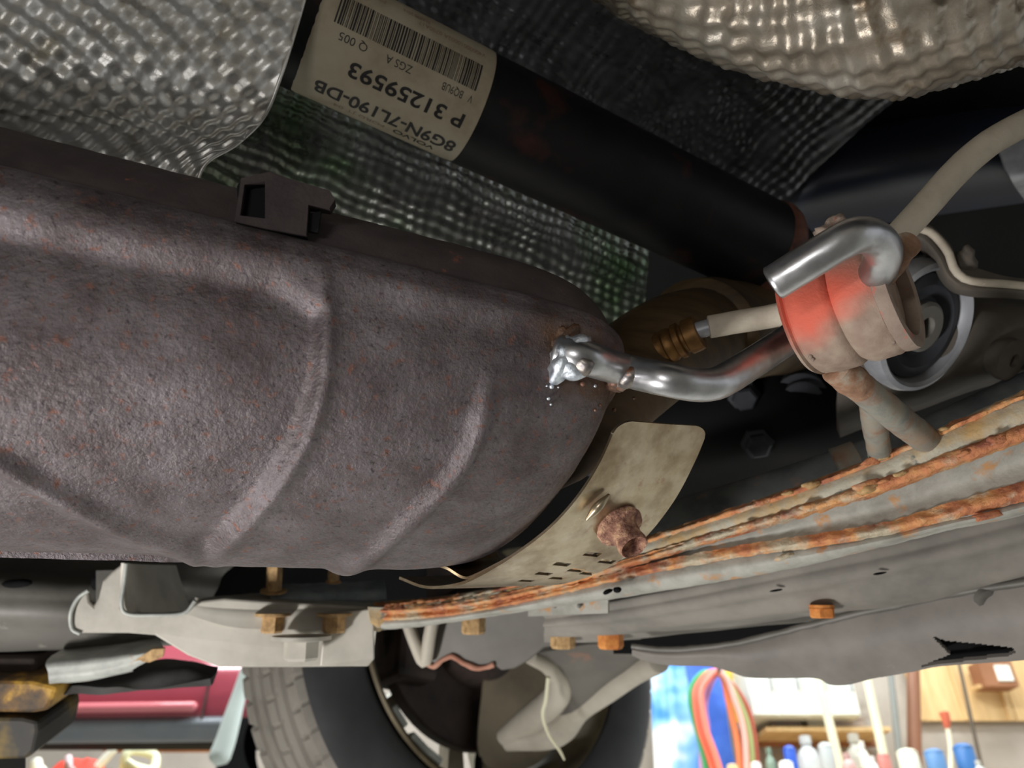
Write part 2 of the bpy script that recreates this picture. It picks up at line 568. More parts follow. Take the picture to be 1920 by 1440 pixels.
M['red_mould'] = pmat('pink_highlight_moulding', [(0.3, S(206, 112, 120)), (0.6, S(214, 122, 130))], 2, 0.12, 0.0, spec=0.8)  # moulding's pink highlight painted into its colour
M['sill'] = pmat('grey_sill_plastic', [(0.3, S(96, 104, 112)), (0.6, S(116, 122, 128))], 3, 0.4)
M['white'] = pmat('white_enamel', [(0.3, S(226, 232, 220)), (0.6, S(240, 244, 234))], 3, 0.35)
M['cream'] = pmat('cream_pole_paint', [(0.3, S(220, 214, 178)), (0.6, S(236, 232, 204))], 6, 0.5)
M['wall'] = pmat('grubby_shop_wall', [(0.3, S(150, 142, 132)), (0.6, S(176, 168, 158))], 1.5, 0.85, 0, 0.1, 8, spots=(3, 0.6, 0.75, S(124, 112, 96)))
M['ply'] = pmat('plywood_board', [(0.3, S(200, 164, 112)), (0.6, S(226, 194, 142))], 3, 0.7, stretch=(4, 1, 0.6))
M['brown'] = pmat('brown_cardboard', [(0.3, S(134, 88, 60)), (0.6, S(156, 108, 76))], 4, 0.8)
M['concrete'] = pmat('shop_floor_concrete', [(0.3, S(150, 148, 142)), (0.6, S(178, 175, 168))], 1.2, 0.8, 0, 0.1, 20)
M['banner'] = pmat('blue_white_banner', [(0.40, S(80, 150, 226)), (0.52, S(150, 205, 246)), (0.62, S(240, 248, 252))], 2.2, 0.4, stretch=(1, 1, 1.6), detail=2)
M['banner_dark'] = pmat('deep_blue_panel', [(0.3, S(42, 84, 190)), (0.6, S(70, 122, 226))], 3, 0.45)


def flat(name, c, rough=0.5, metal=0.0):
    k = 'flat_' + name
    if k not in M:
        M[k] = pmat(name, [(0.3, tuple(x * 0.9 for x in c[:3]) + (1,)), (0.65, c)], 5, rough, metal)
    return M[k]


def wear_mix(m, col, rough=None, nscale=0.0):
    """tint a material where the mesh attribute 'wear' says the thing itself is stained"""
    nt = m.node_tree
    bs = nt.nodes['Principled BSDF']
    ln = bs.inputs['Base Color'].links[0]
    src = ln.from_socket
    at = nt.nodes.new('ShaderNodeAttribute')
    at.attribute_name = 'wear'
    mx = nt.nodes.new('ShaderNodeMix')
    mx.data_type = 'RGBA'
    nt.links.new(at.outputs['Fac'], mx.inputs['Factor'])
    nt.links.new(src, mx.inputs['A'])
    mx.inputs['B'].default_value = col
    nt.links.new(mx.outputs['Result'], bs.inputs['Base Color'])


def set_wear(o, fn):
    a = o.data.attributes.new('wear', 'FLOAT', 'POINT')
    off = rootloc(o)
    a.data.foreach_set('value', [fn(v.co + off) for v in o.data.vertices])


wear_mix(M['muffler'], S(92, 66, 44))
wear_mix(M['rubber'], S(214, 92, 70))


# ------------------------------------------------------------------ setting
def struct(name, c, ax, ay, az, m, label):
    o = box(name, c, ax, ay, az, m)
    tag(o, label, name.split('_')[0], kind='structure')
    return o


WALL_Y = 6.0
struct('floor', (0.5, 2.0, -0.05), (6, 0, 0), (0, 6, 0), (0, 0, 0.05), M['concrete'], 'grey concrete workshop floor under the raised car')
struct('wall_left', (-5.55, 2.0, 2.05), (0.05, 0, 0), (0, 6, 0), (0, 0, 2.05), M['wall'], 'beige workshop side wall at the far left')
struct('wall_front', (0.5, -4.05, 2.05), (6, 0, 0), (0, 0.05, 0), (0, 0, 2.05), M['wall'], 'beige workshop wall behind the viewer')
struct('ceiling', (0.5, 2.0, 4.15), (6, 0, 0), (0, 6, 0), (0, 0, 0.05), M['white'], 'white workshop ceiling above the lifts')
struct('wall_back', (0.5, WALL_Y + 0.06, 2.0), (6, 0, 0), (0, 0.05, 0), (0, 0, 2.0), M['wall'], 'grubby beige workshop wall behind the shelves')

# ------------------------------------------------------------------ car underbody, tank
ub = thing('car_underbody', 'black sealed floor pan of the raised car above everything', 'car body', CAM + Vector((0.1, 0.5, 0.56)))
g = []
for j in range(25):
    row = []
    for i in range(33):
        x, y = -1.3 + i * 0.09, -0.7 + j * 0.088
        row.append(Vector((x, y, CAM.z + 0.56 + 0.015 * math.sin(y * 14) * math.exp(-x * x))))
    g.append(row)
sheet('floor_pan', g, 0.01, M['black'], ub)
for k, y in enumerate((0.95, 1.02)):
    tube('brake_pipe', [Vector((-1.2, y - 0.5, CAM.z + 0.535)), Vector((0.2, y, CAM.z + 0.535)), Vector((1.4, y + 0.45, CAM.z + 0.535))], 0.004, M['bar'], ub, 8, 20)
# wheel arch liner hanging below the pan behind the wheel
arch = []
WC = P(945, 1172, 1.18)
WA = Vector((-math.sin(R(37)), math.cos(R(37)), 0))          # wheel axis, pointing outboard
WF = Vector((math.cos(R(37)), math.sin(R(37)), 0))
for j in range(6):
    row = []
    for i in range(25):
        th = R(40 + i * 100 / 24)
        row.append(WC + WA * (-0.02 + j * 0.06) + WF * (0.40 * math.cos(th)) + Vector((0, 0, 0.40 * math.sin(th))))
    arch.append(row)
sheet('arch_liner', arch, 0.006, M['black'], ub)

tk = thing('fuel_tank', 'smooth navy black fuel tank in the dark upper right', 'fuel tank', P(1700, 330, 0.75))
loft('tank_shell', [
    [(1240, 330, 0.95), (1420, 180, 0.92), (1700, 60, 0.88), (2100, 0, 0.85)],
    [(1270, 380, 0.80), (1450, 250, 0.74), (1700, 170, 0.70), (2100, 110, 0.68)],
    [(1330, 420, 0.74), (1480, 330, 0.67), (1720, 260, 0.63), (2100, 210, 0.62)],
    [(1400, 440, 0.74), (1560, 395, 0.68), (1760, 350, 0.64), (2100, 300, 0.63)],
    [(1450, 450, 0.84), (1620, 430, 0.80), (1790, 400, 0.76), (2100, 360, 0.74)],
    [(1470, 460, 0.98), (1640, 440, 0.96), (1800, 420, 0.92), (2100, 380, 0.90)]], 60, 50, 0.01, M['tank'], tk, ee=0.35)
loft('tank_strap', [
    [(1868, 262, 0.60), (1880, 300, 0.605), (1900, 345, 0.62), (1925, 380, 0.70)],
    [(2000, 240, 0.595), (2000, 290, 0.60), (2010, 335, 0.615), (2020, 370, 0.70)]], 30, 4, 0.003, M['bush_grey'], tk)


# ------------------------------------------------------------------ muffler
ML = Vector((math.cos(R(20)), math.sin(R(20)), 0))
MN = Vector((-math.sin(R(20)), math.cos(R(20)), 0))
ZS = 0.181
U0, U1 = 0.055, 0.1285
VC, A_, BL, BU = 0.286, 0.086, 0.064, 0.056


def seg_d(p, a, b):
    ax, ay = a[0], a[1]
    dx, dy = b[0] - ax, b[1] - ay
    l2 = dx * dx + dy * dy
    t = 0 if l2 == 0 else max(0, min(1, ((p[0] - ax) * dx + (p[1] - ay) * dy) / l2))
    return math.hypot(p[0] - ax - t * dx, p[1] - ay - t * dy), t


def sd_poly(p, poly):
    d, ins = 1e9, False
    n = len(poly)
    for i in range(n):
        a, b = poly[i], poly[(i + 1) % n]
        d = min(d, seg_d(p, a, b)[0])
        if (a[1] > p[1]) != (b[1] > p[1]) and p[0] < (b[0] - a[0]) * (p[1] - a[1]) / (b[1] - a[1]) + a[0]:
            ins = not ins
    return -d if ins else d


def sstep(x, w):
    t = max(0.0, min(1.0, 0.5 + x / (2 * w)))
    return t * t * (3 - 2 * t)


PANEL = [(v.x, v.y) for v in cr([(-500, 260, 0), (-300, 330, 0), (0, 425, 0), (200, 468, 0), (400, 507, 0), (540, 535, 0), (592, 570, 0), (600, 640, 0), (592, 720, 0), (565, 810, 0), (522, 890, 0),
                                 (462, 965, 0), (398, 1032, 0), (330, 1110, 0), (100, 1140, 0), (-300, 1140, 0), (-2500, 1140, 0), (-3000, 300, 0), (-2500, -100, 0)], 70, True)]
LOWB = [(v.x, v.y) for v in cr([(-320, 690, 0), (-150, 795, 0), (0, 888, 0), (110, 950, 0), (220, 1005, 0), (300, 1034, 0), (360, 1052, 0)], 14)]
RIDGE2 = [(v.x, v.y) for v in cr([(918, 700, 0), (908, 770, 0), (882, 845, 0), (842, 905, 0), (790, 957, 0), (730, 1010, 0), (690, 1045, 0), (630, 1075, 0)], 16)]
RIDGE1 = [(v.x, v.y) for v in cr([(606, 540, 0), (606, 640, 0), (598, 730, 0), (570, 820, 0), (528, 900, 0), (468, 975, 0), (405, 1035, 0), (350, 1075, 0)], 16)]


def muf_pt(u, phi):
    t = max(0.0, (u - U0) / (U1 - U0))
    ea = max(0.0, 1 - t ** 7) ** (1 / 3.0)
    eb = max(0.0, 1 - t ** 3.0) ** (1 / 2.4)
    c, s = math.cos(phi), math.sin(phi)
    nn = 2.15 if s > 0 else 2.7
    v = VC - A_ * ea * math.copysign(abs(c) ** (2 / nn), c)
    z = ZS - ((0.0652 - 0.13 * max(u, -0.10)) if s > 0 else BU) * eb * math.copysign(abs(s) ** (2 / nn), s)
    return CAM + ML * u + MN * v + Vector((0, 0, z))


def muf_grid():
    phis = [R(-175 + i * 4.5) for i in range(30)] + [R(-42 + i * 1.0) for i in range(190)] + [R(150 + i * 4.0) for i in range(9)]
    us = [-0.42 + i * 0.007 for i in range(30)] + [-0.21 + i * 0.0012 for i in range(int(0.265 / 0.0012))]
    nE = 70
    us += [U0 + (U1 - U0) * (1 - (1 - i / (nE - 1)) ** 1.8) * 0.9999 for i in range(nE)]
    g = [[muf_pt(u, p) for u in us] for p in phis]
    N = grid_normals(g)
    out = []
    ctr = lambda u: CAM + ML * u + MN * VC + Vector((0, 0, ZS))
    for j, p in enumerate(phis):
        row = []
        for i, u in enumerate(us):
            q = g[j][i]
            nn = N[j][i]
            if nn.dot(q - ctr(min(u, U0))) < 0:
                nn = -nn
            h = 0.0
            if -0.2 < p < 2.2:
                px = pix(q)[:2]
                sd = sd_poly(px, PANEL)
                if sd < 60:
                    h -= 0.0042 * (1 - sstep(sd - 8, 24))
                    h += 0.0006 * math.exp(-((sd - 16) / 13) ** 2)
                d2, k2 = 1e9, 0
                for k in range(len(RIDGE2) - 1):
                    d, t = seg_d(px, RIDGE2[k], RIDGE2[k + 1])
                    if d < d2:
                        d2, k2 = d, (k + t) / (len(RIDGE2) - 1)
                h += 0.0032 * math.exp(-(d2 / 15) ** 2) * min(1, k2 * 4 + 0.15)
                d3 = min(seg_d(px, LOWB[k], LOWB[k + 1])[0] for k in range(len(LOWB) - 1))
                h += 0.0034 * math.exp(-(d3 / 19) ** 2) * max(0.0, min(1.0, (px[0] + 330) / 260))
                d1 = min(seg_d(px, RIDGE1[k], RIDGE1[k + 1])[0] for k in range(len(RIDGE1) - 1))
                h += 0.0018 * math.exp(-(d1 / 17) ** 2)
            # rolled seam lip along phi = 0
            h += 0.0048 * math.exp(-(max(0, p - R(1)) / R(6)) ** 2) - 0.0040 * (1 - sstep(p + R(3.5), R(1.5)))
            h += 0.00025 * noise.noise(q * 90) + 0.00012 * noise.noise(q * 420)
            row.append(q + nn * h)
        out.append(row)
    return phis, us, out


phis, us, mg = muf_grid()
muf = thing('muffler', 'rusty dark brown steel muffler with pressed ribs across the left', 'muffler', CAM + ML * -0.02 + MN * VC + Vector((0, 0, ZS - BL)))
nu = len(us)
split = min(range(len(phis)), key=lambda j: abs(phis[j] - R(-4.0)))


def grid_mesh(name, rows, m, parent):
    v = [q for r in rows for q in r]
    f = []
    for j in range(len(rows) - 1):
        for i in range(nu - 1):
            f.append((j * nu + i, j * nu + i + 1, (j + 1) * nu + i + 1, (j + 1) * nu + i))
    return build(name, v, f, m, parent, True, None, None, 60)


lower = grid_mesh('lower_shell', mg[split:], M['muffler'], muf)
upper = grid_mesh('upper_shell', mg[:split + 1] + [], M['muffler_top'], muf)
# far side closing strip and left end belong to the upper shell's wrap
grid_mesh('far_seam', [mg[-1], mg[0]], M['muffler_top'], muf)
WELD = [(1010, 610), (1080, 600), (1180, 690), (1190, 740), (1150, 770), (1090, 735), (1030, 715)]
set_wear(lower, lambda q: 0.85 * (1 - sstep(sd_poly(pix(q), WELD) + 18 * noise.noise(q * 200), 30)) if q.x > 0 else 0.0)
muf_px = []
for r in mg[split:split + 150]:
    for i in range(0, nu, 2):
        muf_px.append(pix(r[i]))


def muf_depth(px, py):
    b = sorted(((a[0] - px) ** 2 + (a[1] - py) ** 2, a[2]) for a in muf_px)[:4]
    return min(x[1] for x in b)


# left end plate, out of the picture
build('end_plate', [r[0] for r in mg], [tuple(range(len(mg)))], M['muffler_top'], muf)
# pressed tab on the top of the muffler
tq = lambda L_: [(x, y, 0.2480 + (x - 440) * 0.00003) for x, y in L_]
tb = plate('hook_tab', tq([(440, 415), (452, 334), (505, 322), (560, 340), (618, 357), (628, 374), (618, 390), (578, 384), (574, 440), (500, 428)]),
           0.010, M['tab'], muf, holes=[tq([(458, 346), (497, 340), (497, 410), (450, 404)])])
plate('tab_hole_shade', [(x, y, d + 0.006) for x, y, d in tq([(444, 350), (452, 336), (503, 330), (510, 415), (448, 415)])], 0.001, M['black'], muf)  # black sheet painting the shade inside the tab's hole
plate('tab_notch_plate', [(x, y, d + 0.004) for x, y, d in tq([(571, 402), (602, 396), (596, 436), (571, 432)])], 0.003, M['black'], muf)  # plain black plate beside the tab's notch
# outlet pipe leaving the right end, bending away
oc = CAM + ML * 0.10 + MN * VC + Vector((0, 0, ZS + 0.004))
out_pts = [oc, oc + ML * 0.025 + Vector((0, 0, 0.006)), P(1235, 660, 0.43), P(1320, 632, 0.50), P(1420, 615, 0.58), P(1520, 630, 0.69)]
op = tube('outlet_pipe', out_pts, [0.026, 0.027, 0.031, 0.037, 0.036, 0.034], M['pipe'], muf, 28, 50)
tube('pipe_collar', [P(1310, 635, 0.492), P(1335, 629, 0.512)], 0.0385, M['pipe'], op, 28, 6)

# ---- welded hanger rod
d0 = muf_depth(1065, 670)
d1 = muf_depth(1150, 700)
rp = PL([(1046, 660, d0 - 0.0005), (1100, 672, d0 - 0.003), (1170, 694, d1 - 0.004), (1250, 712, 0.283), (1310, 722, 0.287), (1350, 716, 0.292), (1395, 690, 0.302), (1440, 661, 0.315), (1478, 636, 0.325), (1515, 610, 0.322),
         (1560, 580, 0.311), (1606, 549, 0.298), (1633, 524, 0.287), (1651, 498, 0.2775), (1656, 470, 0.271), (1641, 448, 0.2655), (1612, 441, 0.2610), (1580, 452, 0.2590), (1520, 488, 0.2625), (1450, 531, 0.2685)])
samples = cr(rp, 190)
rr = []
v, f = tube_geo(None, [0.0063] * 2, 28, 0, True, 0.00012, 300, samples, 0.0)
hr = build('hanger_rod', v, f, M['rod'], muf, True, 'bent bare steel hanger rod welded on', None, 60)


def blob(name, c, ax, ay, az, m, parent, wob=0.25, sc_=300, seg=28):
    v, f = [], []
    rings = seg // 2
    for j in range(rings + 1):
        ph = math.pi * j / rings
        for k in range(seg):
            th = 2 * math.pi * k / seg
            dv = Vector((math.sin(ph) * math.cos(th), math.sin(ph) * math.sin(th), math.cos(ph)))
            q = ax * dv.x + ay * dv.y + az * dv.z
            v.append(c + q * (1 + wob * noise.noise((c + q) * sc_)))
    for j in range(rings):
        for k in range(seg):
            k2 = (k + 1) % seg
            f.append((j * seg + k, j * seg + k2, (j + 1) * seg + k2, (j + 1) * seg + k))
    o = build(name, v, f, m, parent)
    bm = bmesh.new()
    bm.from_mesh(o.data)
    bmesh.ops.remove_doubles(bm, verts=bm.verts, dist=1e-6)
    bm.to_mesh(o.data)
    bm.free()
    return o


def cv(r, u, fw):
    return RT * r + UP * u + FW * fw


blob('weld_bead', P(1064, 668, d0 - 0.004), cv(0.0052, 0.0075, 0), cv(-0.0045, 0.0026, 0.0), cv(0, 0, 0.0045), M['weld'], hr, 0.5, 260)
blob('weld_bead', P(1072, 690, d0 - 0.005), cv(0.0062, 0.0008, 0), cv(-0.0006, 0.0042, 0.0), cv(0, 0, 0.0042), M['weld'], hr, 0.3, 200)
blob('weld_bead', P(1092, 682, d0 - 0.006), cv(0.0050, -0.0012, 0), cv(0.0012, 0.0040, 0.0), cv(0, 0, 0.0040), M['rod_burnt'], hr, 0.3, 260)
blob('weld_slag', P(1150, 706, d1 - 0.004), cv(0.0080, -0.0030, 0), cv(0.0015, 0.0042, 0.0), cv(0, 0, 0.004), M['slag'], hr, 0.7, 300)
blob('weld_slag', P(1122, 702, d1 - 0.003), cv(0.0055, 0.001, 0), cv(-0.001, 0.0035, 0.0), cv(0, 0, 0.003), M['slag'], hr, 0.7, 330)
tube('weld_ridge', PL([(1152, 722, d1 - 0.001), (1168, 714, d1 - 0.006), (1182, 703, d1 - 0.009), (1204, 694, d1 - 0.009)]), [0.0022, 0.0036, 0.0036, 0.002], M['rod_burnt'], hr, 16, 20, True, 0.0006, 400, None, 0.6)
blob('scorch_crust', P(1052, 640, d0 + 0.0005), cv(0.006, 0.003, 0), cv(-0.002, 0.004, 0), cv(0, 0, 0.002), M['soot'], hr, 0.9, 400)
random.seed(3)
for k in range(16):
    x, y = random.gauss(1120, 55), random.gauss(715, 36)
    if y < 690:
        y = 700 + random.random() * 50
    r = random.choice((0.0004, 0.0005, 0.0007, 0.0010))
    blob('weld_spatter', P(x, y, muf_depth(x, y) - r * 0.4), cv(r, 0, 0), cv(0, r, 0), cv(0, 0, r), M['weld'] if k % 3 else M['slag'], hr, 0.2, 900, 8)

# ------------------------------------------------------------------ rubber isolator
IA = cv(0.74, 0.27, -0.62).normalized()
IC0 = P(1497, 600, 0.3215)
IL, IR = 0.0315, 0.0245
iso = thing('exhaust_isolator', 'dusty red rubber exhaust hanger threaded on the bent steel rod', 'rubber hanger', IC0)


def iso_r(r, h, th):
    if r < 0.012:
        return 0
    return 0.00035 * noise.noise(Vector((math.cos(th) * 3, math.sin(th) * 3, h * 250))) + 0.00012 * noise.noise(Vector((math.cos(th) * 20, math.sin(th) * 20, h * 900)))


prof = [(0.004, 0.0), (0.018, 0.0), (0.0225, 0.0006), (0.0238, 0.0018), (0.0226, 0.0024), (0.0238, 0.0032), (0.0246, 0.008), (0.0247, 0.0128), (0.0238, 0.0144), (0.0226, 0.0151), (0.0237, 0.0160),
        (0.0248, 0.018), (0.0247, 0.0240), (0.0240, 0.0252), (0.0237, 0.0258)]
KS = 1.38
prof = [(r * 1.02, h * KS) for r, h in prof]
ibody = lathe('body', IC0, IA, prof, M['rubber'], iso, 128, None, iso_r)
RED = [(1430, 520), (1500, 530), (1600, 500), (1632, 540), (1600, 575), (1560, 600), (1530, 640), (1490, 640), (1450, 610)]
set_wear(ibody, lambda q: 0.9 * (1 - sstep(sd_poly(pix(q), RED) + 14 * noise.noise(q * 160), 30)))
lathe('rim', IC0 + IA * (0.0256 * (KS - 1)), IA, [(0.0237, 0.0256), (0.0248, 0.0262), (0.0250, 0.0285), (0.0245, 0.0310), (0.0225, IL), (0.0196, 0.0308), (0.0188, 0.028), (0.0184, 0.016), (0.0150, 0.0145), (0.0110, 0.0145), (0.0096, 0.016), (0.0092, 0.0225), (0.0082, 0.0235), (0.005, 0.0235)],
      M['rubber_dust'], iso, 96, None, iso_r)
ia, ib = frame_of(IA)
for k in range(3):
    th = R(20 + 120 * k)
    dv = ia * math.cos(th) + ib * math.sin(th)
    sv = IA.cross(dv)
    box('web', IC0 + IA * 0.029 + dv * 0.0138, dv * 0.0055, sv * 0.0028, IA * 0.006, M['rubber_dust'], iso, 0.001)
top = P(1550, 425, 0.312)
blob('torn_lobe', P(1556, 440, 0.312), cv(0.006, 0.0035, 0), cv(-0.002, 0.005, 0), cv(0, 0, 0.006), M['rubber_dust'], iso, 0.8, 260)
for px_, py_, r in ((1672, 636, 0.0016), (1686, 634, 0.0012), (1697, 628, 0.0013), (1520, 668, 0.0009), (1524, 673, 0.0007)):
    blob('rubber_nub', P(px_, py_, 0.288 if px_ > 1600 else 0.302), cv(r, 0, 0), cv(0, r * 1.3, 0), cv(0, 0, r), M['rubber_dust'], iso, 0.4, 900, 10)

# ------------------------------------------------------------------ rusty crossmember with the forked hanger bracket
cm = thing('subframe_rail', 'long flaking rusty pale grey subframe rail crossing at right', 'subframe', P(1400, 1000, 0.45))
XS = [2050, 1920, 1780, 1650, 1500, 1350, 1200, 1050, 900, 790, 700]
DS = [0.345, 0.355, 0.368, 0.382, 0.40, 0.425, 0.455, 0.49, 0.53, 0.56, 0.59]


def rail_row(ys, dd):
    return [(x, y, d + dd) for x, y, d in zip(XS, ys, DS)]


rA = [690, 738, 800, 858, 915, 965, 1016, 1072, 1112, 1128, 1134]
rB = [748, 800, 852, 903, 952, 998, 1044, 1090, 1124, 1138, 1142]
rC = [770, 824, 875, 923, 967, 1009, 1053, 1098, 1132, 1146, 1149]
rD = [860, 905, 948, 985, 1010, 1034, 1066, 1106, 1139, 1153, 1156]
rE = [890, 940, 975, 1006, 1030, 1052, 1080, 1114, 1146, 1160, 1165]
rF = [915, 962, 992, 1024, 1060, 1088, 1112, 1134, 1156, 1172, 1180]


def rust_disp(amp, s):
    return lambda j, i, q: amp * noise.noise(q * s) + amp * 0.5 * noise.noise(q * s * 3.1)


loft('back_flange', [rail_row([y - 6 for y in rA], 0.030), rail_row(rA, 0.006)], 120, 8, 0.0025, M['member'], cm, es=0.35, disp=rust_disp(0.0005, 120))
loft('upper_face', [rail_row(rA, 0.006), rail_row([(a + b) / 2 for a, b in zip(rA, rB)], 0.001), rail_row(rB, 0.0)], 160, 20, 0.0025, M['member'], cm, es=0.35, disp=rust_disp(0.0004, 140))
loft('rusty_top_edge', [rail_row([y - 5 for y in rA], 0.008), rail_row([y + 1 for y in rA], 0.003), rail_row([y + 9 for y in rA], 0.0032)], 220, 10, 0.003, M['member_rust'], cm, es=0.35, disp=rust_disp(0.0010, 260))
loft('rusty_ridge', [rail_row([y - 7 for y in rB], 0.002), rail_row([y + 2 for y in rB], -0.0035), rail_row([y - 2 for y in rC], -0.0035), rail_row([y + 5 for y in rC], 0.006)], 240, 16, 0.003, M['member_rust'], cm, es=0.35, disp=rust_disp(0.0009, 240))
loft('channel_face', [rail_row(rC, 0.004), rail_row([(a + b) / 2 for a, b in zip(rC, rD)], 0.010), rail_row(rD, 0.004)], 160, 14, 0.0025, M['member_grey'], cm, es=0.35, disp=rust_disp(0.0004, 140))
loft('rusty_seam', [rail_row([y - 5 for y in rD], 0.004), rail_row([(a + b) / 2 for a, b in zip(rD, rE)], -0.001), rail_row(rE, 0.002)], 240, 12, 0.003, M['member_rust'], cm, es=0.35, disp=rust_disp(0.0009, 200))
loft('lower_lip', [rail_row([y - 4 for y in rE], 0.004), rail_row([(a + b) / 2 for a, b in zip(rE, rF)], 0.000), rail_row(rF, 0.006), rail_row([y + 3 for y in rF], 0.02)], 160, 14, 0.003, M['member_grey'], cm, es=0.35, disp=rust_disp(0.0004, 110))
# loose flakes of rust standing on the edges
random.seed(11)
for k in range(34):
    t = random.random()
    i = min(int(t * 7), 6)
    fr = t * 7 - i
    row, dd = random.choice(((rA, 0.001), (rB, -0.005), (rE, -0.001), (rB, -0.005)))
    x = XS[i] + (XS[i + 1] - XS[i]) * fr
    y = row[i] + (row[i + 1] - row[i]) * fr
    d = DS[i] + (DS[i + 1] - DS[i]) * fr + dd
    s = random.uniform(0.0015, 0.004)
    blob('rust_flake', P(x, y + random.uniform(-3, 10), d), cv(s * 1.7, s * 0.5, 0), cv(-s * 0.2, s * 0.55, 0), cv(0, 0, s * 0.5), M['member_rust'] if k % 3 else M['bolt_tan'], cm, 0.8, 500, 10)

for px_, py_, d in ((1140, 1109, 0.455), (1156, 1106, 0.452)):
    blob('ragged_hole_shade', P(px_, py_, d), cv(0.0026, 0.0005, 0), cv(0, 0.0016, 0), cv(0, 0, 0.002), M['black'], cm, 0.6, 300, 12)  # black lumps painted in for the dark of a ragged hole

fb = tube('fork_arm', PL([(1570, 693, 0.318), (1600, 715, 0.323), (1650, 757, 0.340), (1700, 797, 0.362), (1775, 856, 0.395)]), [0.0062, 0.0066, 0.0068, 0.0068, 0.0068], M['bracket'], cm, 24, 40, True, 0.0004, 200)
tube('fork_leg', PL([(1632, 742, 0.338), (1638, 785, 0.356), (1645, 825, 0.376), (1653, 872, 0.402)]), [0.005, 0.0056, 0.0056, 0.006], M['bracket'], cm, 20, 24, True, 0.0004, 200)
tube('rusty_fork_tip', PL([(1567, 691, 0.3173), (1590, 708, 0.3213), (1615, 728, 0.3265)]), [0.0064, 0.0069, 0.0064], M['bracket_rust'], fb, 24, 14, True, 0.0005, 260)
tube('upper_pin', PL([(1702, 458, 0.292), (1685, 474, 0.298), (1655, 520, 0.312), (1640, 560, 0.325)]), [0.0052, 0.0056, 0.005, 0.005], M['bracket_rust'], cm, 20, 20, True, 0.0004, 260)
# the round bar behind the rail
bar = thing('anti_roll_bar', 'blue grey round bar running behind the rusty rail', 'bar', P(1500, 890, 0.47))
tube('bar', extend(PL([(2040, 705, 0.44), (1920, 752, 0.445), (1780, 815, 0.455), (1640, 868, 0.465), (1480, 922, 0.48), (1330, 965, 0.50), (1180, 1010, 0.53), (1040, 1060, 0.56)]), 0.35), 0.0155, M['bar'], bar, 28, 70, True, 0.0004, 120)
tube('clamp_band', PL([(1615, 877, 0.4668), (1575, 890, 0.470)]), 0.0168, M['bracket'], bar, 28, 6, True, 0.0004, 200)

# ------------------------------------------------------------------ stainless strap with slots and rusty bolt
st = thing('strap_clamp', 'perforated stainless strap with a rusty bolt below the muffler', 'strap', P(1150, 960, 0.34))
near = [(1160, 788, 0.318), (1128, 862, 0.320), (1086, 930, 0.324), (1030, 992, 0.330), (960, 1045, 0.339), (890, 1086, 0.349), (845, 1101, 0.356), (795, 1103, 0.366), (748, 1086, 0.378)]
far = [(1330, 800, 0.352), (1302, 868, 0.355), (1262, 942, 0.360), (1206, 1012, 0.367), (1138, 1066, 0.376), (1060, 1094, 0.386), (1000, 1098, 0.393), (930, 1096, 0.402), (870, 1082, 0.412)]
SJ, SI = 73, 181
gs = surf([PL(near), PL([((a[0] + b[0]) / 2, (a[1] + b[1]) / 2 + 1, (a[2] + b[2]) / 2 - 0.0002) for a, b in zip(near, far)]), PL(far)], SI, SJ)
# round the two free corners at the top
for j in range(SJ):
    e = min(j, SJ - 1 - j)
    if e < 12:
        k = (12 - e) / 12
        off = (1 - math.sqrt(max(0, 1 - k * k))) * 0.006
        for i in range(9):
            gs[j][i] = gs[j][i].lerp(gs[j][i] + (gs[j][12] - gs[j][0]).normalized() * off, 1 - i / 9)


def nearest_ij(px, py):
    return min(((pix(gs[j][i])[0] - px) ** 2 + (pix(gs[j][i])[1] - py) ** 2, j, i) for j in range(0, SJ, 2) for i in range(0, SI, 2))[1:]


SLOTS = [nearest_ij(*q_) for q_ in ((1112, 1036), (1136, 1050), (1054, 1057), (1080, 1067), (1104, 1074), (1018, 1076), (1044, 1083), (986, 1089))]


def slots(j, i):
    for (jc, ic) in SLOTS:
        if abs(j - jc) <= 5 and abs(i - ic) <= 1:
            return True
    return False


sb_ = sheet('band', gs, 0.0013, M['strap'], st, mask=slots)
near2 = [(1075, 950, 0.333), (1010, 1010, 0.340), (950, 1045, 0.345), (890, 1076, 0.350), (868, 1080, 0.352), (840, 1064, 0.354), (820, 1056, 0.356), (814, 1040, 0.358)]
far2 = [(1200, 960, 0.372), (1140, 1015, 0.378), (1080, 1050, 0.383), (1020, 1070, 0.388), (990, 1072, 0.390), (960, 1056, 0.392), (938, 1046, 0.394), (930, 1032, 0.396)]
sheet('inner_band', surf([PL(near2), PL(far2)], 60, 8), 0.0012, M['strap'], st)
# rusty flanged bolt, its hollow crusted head pointing down towards the viewer
nj, ni = nearest_ij(1160, 984)
bc = gs[nj][ni]
gN = face_cam(gs, grid_normals(gs))
bn = (gN[nj][ni] + cv(0.10, -0.15, -0.35)).normalized()
bc = P(1160, 984, pix(bc)[2] - 0.001)


def crust(r, h, th):
    if r < 0.002:
        return 0
    return 0.0003 * noise.noise(Vector((math.cos(th) * 2.5, math.sin(th) * 2.5, h * 300 + 3))) + 0.0002 * noise.noise(Vector((math.cos(th) * 9, math.sin(th) * 9, h * 1500)))


